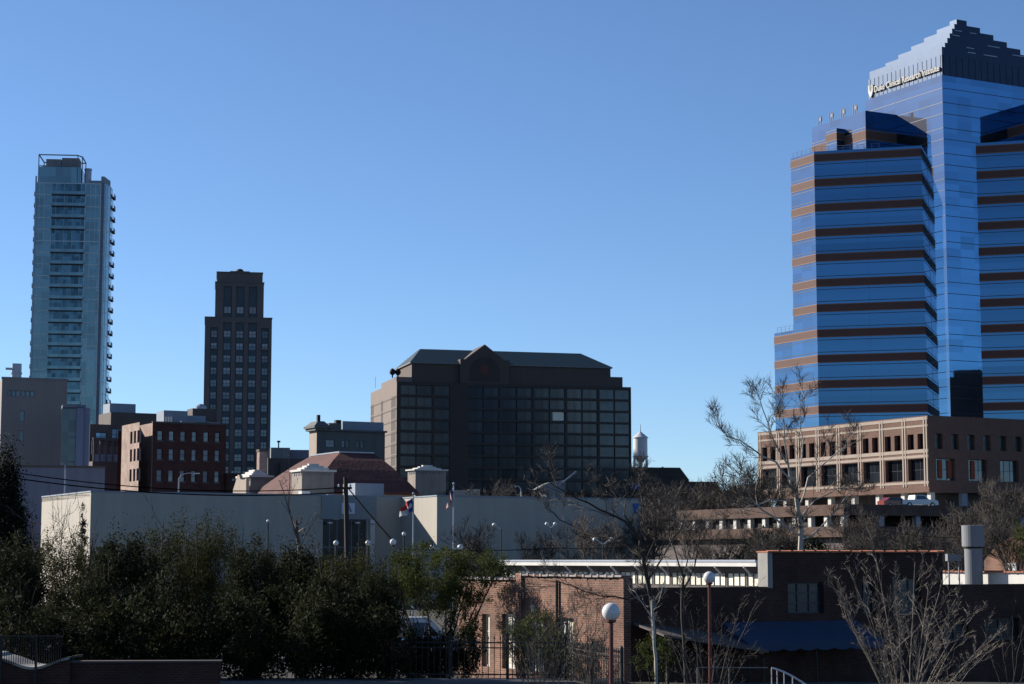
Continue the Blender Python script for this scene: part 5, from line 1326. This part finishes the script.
# black conifer at left
cf = leafy_mesh(51, 3.1, 3.1, 4.6, 4.7, 700, 95, .15, 'leaf_black', cone=.85, low=.1)
d = 105; x = kx(4, 500)*d; t = thing('black_conifer', 'dense black conifer at the left edge in front of the blank beige building', 'tree', (x, d, 0)); t.scale = (1., 1., (zat(448, d))/9.6)
link('crown', cf, t); m = MB(); m.tube([(0, 0, -.1), (0, 0, 9.)], [.3, .05], 8); m.build('trunk', 'barkdark', t)
# slim plant in front of sunlit corner
d = 92; cl = leafy_mesh(52, .45, .45, 1.7, 4.6, 60, 40, .09, 'leaf_black', cone=.8, low=0.)
t = thing('slender_conifer', 'slender dark conifer against the sunlit stucco corner', 'tree', (kx(82, 540)*d, d, 0)); link('crown', cl, t); m = MB(); m.tube([(0, 0, 0), (0, 0, 6.)], [.08, .02], 6); m.build('trunk', 'barkdark', t)
t.scale = (1, 1, zat(497, d)/6.6)
# thin brown-leaved saplings left
bl_ = leafy_mesh(53, 1.1, .8, 1.3, 5.9, 26, 12, .10, 'leaf_brown', low=0.); sst = stems_mesh(72, 8.6, 4, .04, .16, 'bark', .012, 2, .9)
for px, d, lab, sc in ((42, 88, 'tall thin sapling left of the sunlit stucco corner', 1.), (66, 86, 'thin sapling with a few brown leaves in front of the sunlit stucco corner', .95)):
    t = thing('thin_sapling', lab, 'tree', (kx(px, 540)*d, d, 0), px*.7); t.scale = (sc, sc, sc); link('crown', bl_, t); link('trunk', sst, t)
# bare tree in front of hall left of utility pole
d = 112
limb_tree('bare_tree', 'pale thin bare tree with a dead snag left of the utility pole', 'tree', (kx(300, 560)*d, d, 0),
  [([(kx(298, 560)*d, d, 0), P(300, 570, d), P(299, 545, d), P(297, 528, d), P(296, 520, d)], .16, .07),
   ([P(299, 545, d), P(292, 520, d), P(286, 500, d), P(279, 480, d)], .06, .015), ([P(297, 530, d), P(288, 505, d+1), P(290, 480, d+1), P(288, 462, d+1)], .05, .012),
   ([P(298, 532, d), P(304, 528, d-1), P(307, 535, d-1)], .06, .02), ([P(300, 548, d), P(312, 525, d), P(322, 508, d)], .04, .012)], 'bark', 5, 2, .32, .012, .7)
# bare trees before the stucco hall
bare_tree('b', 482, 125, 0, 'dark round headed bare tree in front of the hall right of the flagpole', .4, .62, group='bare trees before the stucco hall')
bare_tree('b', 548, 128, 0, 'dark bare tree before the middle of the stucco hall', 1.9, .58, group='bare trees before the stucco hall')
bare_tree('a', 592, 125, 0, 'brownish bare tree before the right part of the stucco hall', 2.9, .6, group='bare trees before the stucco hall')
bare_tree('b', 522, 124, 0, 'low dark bare tree between the two lamps before the hall', 3.9, .45, group='bare trees before the stucco hall')
bare_tree('b', 188, 125, 0, 'faint bare tree against the shaded hall wall below the warehouse', 3.3, .5, group='bare trees before the stucco hall')
bare_tree('b', 262, 140, 0, 'small bare tree in front of the hall left of the entrance', 5.3, .5, group='bare trees before the stucco hall')
# dense thickets behind, between hall and garage
rq = random.Random(77)
labs = ['bare brown tree left of the water tower foot', 'bare brown tree under the dark gabled hall', 'bare brown tree at the right end of the stucco hall', 'bare brown tree between hall and garage', 'bare grey tree above the garage parapet',
        'pale bare tree on the skyline right of the gabled hall', 'wide pale bare tree on the skyline', 'bare tree on the skyline near the brick office', 'bare tree close to the brick office corner', 'bare tree by the left end of the brick office',
        'bare tree in front of the garage openings', 'bare tree before the lower garage parapet', 'bare tree below the pale sycamore', 'dark bare tree before the garage right part', 'dark bare tree under the white pickup',
        'bare tree before the shaded office front', 'bare tree at the right edge before the office', 'low bare tree behind the round flue', 'bare tree right of the round flue']
spec = [(470, 232, .95), (500, 236, 1.1), (590, 235, 1.1), (650, 215, .95), (665, 300, 1.3), (700, 330, 1.5), (722, 335, 1.45), (742, 325, 1.45), (766, 310, 1.35), (750, 300, 1.6), (690, 200, .75), (722, 190, .7), (775, 185, .7), (856, 185, .75), (882, 190, .75), (958, 195, .85), (1000, 180, .95), (985, 125, .62), (1012, 120, .66)]
for i, ((px, d, s), lab) in enumerate(zip(spec, labs)): bare_tree('cab'[i % 3] if d > 170 else 'b', px, d, 0, lab, rq.uniform(0, 6), s)
extra = [(440, 228, .95, 'bare tree behind the roof line right of the red roofed hall'), (555, 238, 1.05, 'bare tree behind the grey canopy'), (530, 240, 1.0, 'bare tree behind the pale curved lamp'), (925, 160, .65, 'low bare tree behind the dark parapet'), (870, 150, .6, 'low bare tree above the dark parapet')]
for i, (px, d, s, lab) in enumerate(extra): bare_tree('cba'[i % 3], px, d, 0, lab, rq.uniform(0, 6), s)
# dark evergreens at the garage foot
sh = leafy_mesh(81, 3.2, 2., 2.6, 2.7, 150, 60, .28, 'leaf_black', low=.05)
for px, d, lab, s in ((765, 215, 'dark evergreen clump in front of the garage openings', 1.5), (800, 210, 'dark evergreen clump behind the pale sycamore', 1.35), (870, 235, 'dark evergreen clump before the garage right front', 1.2), (725, 205, 'low dark evergreen left of the sycamore', 1.)):
    t = tag(link('evergreen_shrub', sh, None, (kx(px, 530)*d, d, 0), px), lab, 'shrub'); t.scale = (s, s, s*1.05)
t = tag(link('evergreen_shrub', leafy_mesh(83, .9, .8, 1.2, 6.1, 50, 60, .10, 'leaf_olive', low=.0), None, (kx(1026, 520)*105, 105, 0), 0.), 'bright green foliage poking in at the right edge', 'shrub')
# far tree line at the horizon, right of the gabled hall
ft = MB(); 
for i in range(6):
    pass
# sycamore
d = 120
limb_tree('pale_sycamore', 'large pale barked bare sycamore in front of the brick office', 'tree', (kx(802, 560)*d, d, 0),
  [([(kx(803, 560)*d, d, 0), P(802, 600, d), P(800.5, 549, d), P(798, 510, d), P(795.5, 490, d)], .22, .12),
   ([P(795.5, 492, d), P(789, 470, d), P(784, 440, d-.5), P(782, 415, d-.5), P(784, 396, d)], .085, .018),
   ([P(795.5, 495, d), P(800, 470, d), P(803, 440, d+1), P(800, 410, d+1), P(806, 392, d+1)], .065, .018),
   ([P(791, 480, d), P(776, 462, d-1), P(750, 447, d-2), P(728, 437, d-2), P(716, 424, d-2)], .07, .018),
   ([P(788, 465, d), P(772, 437, d-1), P(763, 410, d-1.5), P(757, 393, d-2)], .06, .015),
   ([P(799, 535, d), P(782, 524, d-1), P(762, 510, d-2), P(745, 488, d-3), P(735, 470, d-3)], .08, .018),
   ([P(797, 512, d), P(808, 478, d+1), P(826, 462, d+1), P(845, 447, d+2), P(852, 430, d+2)], .065, .016),
   ([P(799, 520, d), P(815, 500, d-1), P(838, 488, d-1), P(862, 492, d-1)], .055, .016),
   ([P(800, 540, d), P(818, 530, d-1), P(840, 505, d-1), P(850, 490, d-1)], .07, .015),
   ([P(790, 500, d), P(770, 500, d-2), P(748, 506, d-3), P(735, 512, d-3)], .05, .012)], 'barkpale', 8, 3, .33, .012, 1.5, .09, .12, twig='bark')
# dark tree whose long limbs cross the hall
d = 66
limb_tree('dark_bare_tree', 'dark bare tree with long limbs arching left across the stucco hall', 'tree', (kx(657, 660)*d, d, 0),
  [([(kx(657, 660)*d, d, 0), P(656, 655, d), P(653, 610, d), P(648, 583, d), P(643, 556, d)], .10, .065),
   ([P(643, 557, d), P(640, 540, d), P(626, 522, d-.5), P(600, 510, d-1), P(578, 499, d-1.5), P(558, 488, d-2), P(548, 478, d-2)], .055, .012),
   ([P(643, 557, d), P(628, 547, d+.5), P(606, 537, d+1), P(582, 532, d+1.5), P(560, 520, d+2), P(546, 508, d+2)], .05, .012),
   ([P(638, 535, d), P(624, 515, d), P(626, 500, d+.5), P(636, 488, d+.5), P(645, 472, d+1)], .035, .01),
   ([P(648, 580, d), P(664, 555, d+1), P(680, 530, d+1), P(688, 505, d+1.5)], .04, .01),
   ([P(650, 595, d), P(630, 600, d-1), P(600, 596, d-1.5), P(570, 585, d-2), P(540, 580, d-2)], .035, .01),
   ([P(645, 565, d), P(655, 540, d-1), P(660, 515, d-1), P(655, 495, d-1)], .035, .01)], 'barkdark', 17, 3, .42, .007, 1.5, .06, .06, twig='bark')
d = 68.5
limb_tree('dark_bare_tree', 'second dark bare tree forking behind the globe lamp on the dark red post', 'tree', (kx(685, 660)*d, d, 0),
  [([(kx(686, 660)*d, d, 0), P(684, 640, d), P(682, 600, d), P(684, 575, d)], .07, .045),
   ([P(684, 580, d), P(676, 555, d), P(668, 530, d+1), P(670, 505, d+1)], .035, .01), ([P(683, 590, d), P(695, 565, d), P(700, 535, d-1), P(712, 515, d-1)], .035, .01),
   ([P(684, 575, d), P(688, 550, d+1), P(686, 525, d+1)], .03, .01)], 'barkdark', 27, 3, .42, .007, 1.05, .06, .05, twig='bark')
# pale thin trunk tree right of brick wall
d = 64
limb_tree('grey_bare_tree', 'thin tree with a pale mottled trunk beside the corner of the brick wall', 'tree', (kx(656, 670)*d, d, 0),
  [([(kx(656, 670)*d, d, 0), P(656, 660, d), P(654, 630, d), P(652, 600, d)], .06, .04),
   ([P(653, 620, d), P(640, 600, d), P(632, 585, d)], .02, .008), ([P(653, 610, d), P(662, 590, d), P(668, 570, d)], .02, .008)], 'barkpale', 29, 2, .4, .007, .8)
# bare shrubs in front at the bottom right
def fan(name, label, px, d, tops, bark, seed, dens=1.25, r0=.026, maxl=2, lenk=.33):
    b = (kx(px, 690)*d, d, 0); r = random.Random(seed); limbs = []
    for k, (tx, ty) in enumerate(tops):
        e = P(tx, ty, d+r.uniform(-1., 1.)); b0 = (b[0]+r.uniform(-.12, .12), d+r.uniform(-.12, .12), 0)
        mx_ = lambda f, bow: (b0[0]+(e[0]-b0[0])*f**1.25, b0[1]+(e[1]-b0[1])*f, (e[2])*f)
        limbs.append(([b0, mx_(.3, 0), mx_(.6, 0), mx_(.82, 0), e], r0*r.uniform(.6, 1.), .006))
    return limb_tree(name, label, 'shrub', b, limbs, bark, seed, maxl, lenk, .0045, dens, .06, .04, spread=.75)
fan('bare_shrub', 'big pale twigged bare shrub at the bottom right in front of the dark brick front', 905, 52,
    [(830, 580), (838, 600), (852, 575), (876, 558), (868, 610), (895, 585), (900, 600), (915, 562), (928, 590), (942, 580), (955, 600), (968, 622), (992, 634), (985, 655), (880, 630), (860, 640), (930, 625), (950, 640)], 'barktan', 31, 1.7)
fan('bare_shrub', 'bare twiggy shrub around the dark red lamp post in front of the lean to roof', 705, 53,
    [(660, 620), (676, 632), (690, 610), (700, 640), (722, 625), (740, 606), (758, 600), (735, 640), (715, 650), (680, 650), (748, 655)], 'bark', 33, 1.3, .026)
fan('bare_shrub', 'bare twiggy shrub before the iron fence right section', 540, 56,
    [(505, 640), (520, 625), (535, 615), (548, 632), (562, 622), (575, 640), (590, 650), (528, 650), (512, 618), (545, 600), (570, 605), (584, 622)], 'bark', 35, 1.6, .022)
fan('bare_shrub', 'bare climbing shrub just left of the large globe lamp', 588, 64,
    [(560, 610), (572, 596), (585, 600), (598, 606), (604, 625), (575, 625), (592, 640)], 'bark', 36, 1.7, .022)
fan('bare_shrub', 'grey bare shrub at the far left behind the low wall', 20, 72,
    [(-10, 600), (5, 590), (20, 580), (35, 590), (50, 600), (62, 610)], 'bark', 37, 1., .03)
fan('bare_shrub', 'thin bare shrub at the right edge in front of the dark brick front', 1010, 60,
    [(985, 640), (1000, 630), (1012, 615), (1024, 625), (1036, 610)], 'bark', 39, .9, .02)

# ================================================================== light, sky, camera
AZ = 25.; EL = 26.
w = bpy.data.worlds.new('World'); scn.world = w; w.use_nodes = True; nt = w.node_tree
bg = nt.nodes['Background']; sk = nt.nodes.new('ShaderNodeTexSky'); sk.sky_type = 'NISHITA'; sk.sun_disc = False
sk.sun_elevation = radians(EL); sk.sun_rotation = radians(-(90-AZ)); sk.altitude = 100; sk.air_density = .75; sk.dust_density = .15; sk.ozone_density = 5.5
nt.links.new(sk.outputs[0], bg.inputs[0]); bg.inputs[1].default_value = .073
sd = bpy.data.lights.new('sun', 'SUN'); sd.energy = 5.; sd.angle = radians(.5); sd.color = (1., .93, .82)
so = bpy.data.objects.new('sun', sd); COL.objects.link(so)
from mathutils import Vector
sv = Vector((-cos(radians(AZ))*cos(radians(EL)), sin(radians(AZ))*cos(radians(EL)), sin(radians(EL))))
so.rotation_euler = sv.to_track_quat('Z', 'Y').to_euler(); so.location = (-60, 30, 80)
cd = bpy.data.cameras.new('camera'); cam = bpy.data.objects.new('camera', cd); COL.objects.link(cam)
cd.sensor_width = 36.; cd.lens = F/1024*36.; cd.clip_end = 40000.; cd.clip_start = .5
cam.location = (0, 0, HC); cam.rotation_euler = (pi/2+TH, 0, 0); scn.camera = cam
scn.view_settings.view_transform = 'Standard'; scn.view_settings.look = 'None'; scn.view_settings.exposure = 1.; scn.view_settings.gamma = 1.
scn.render.resolution_x = 1024; scn.render.resolution_y = 684
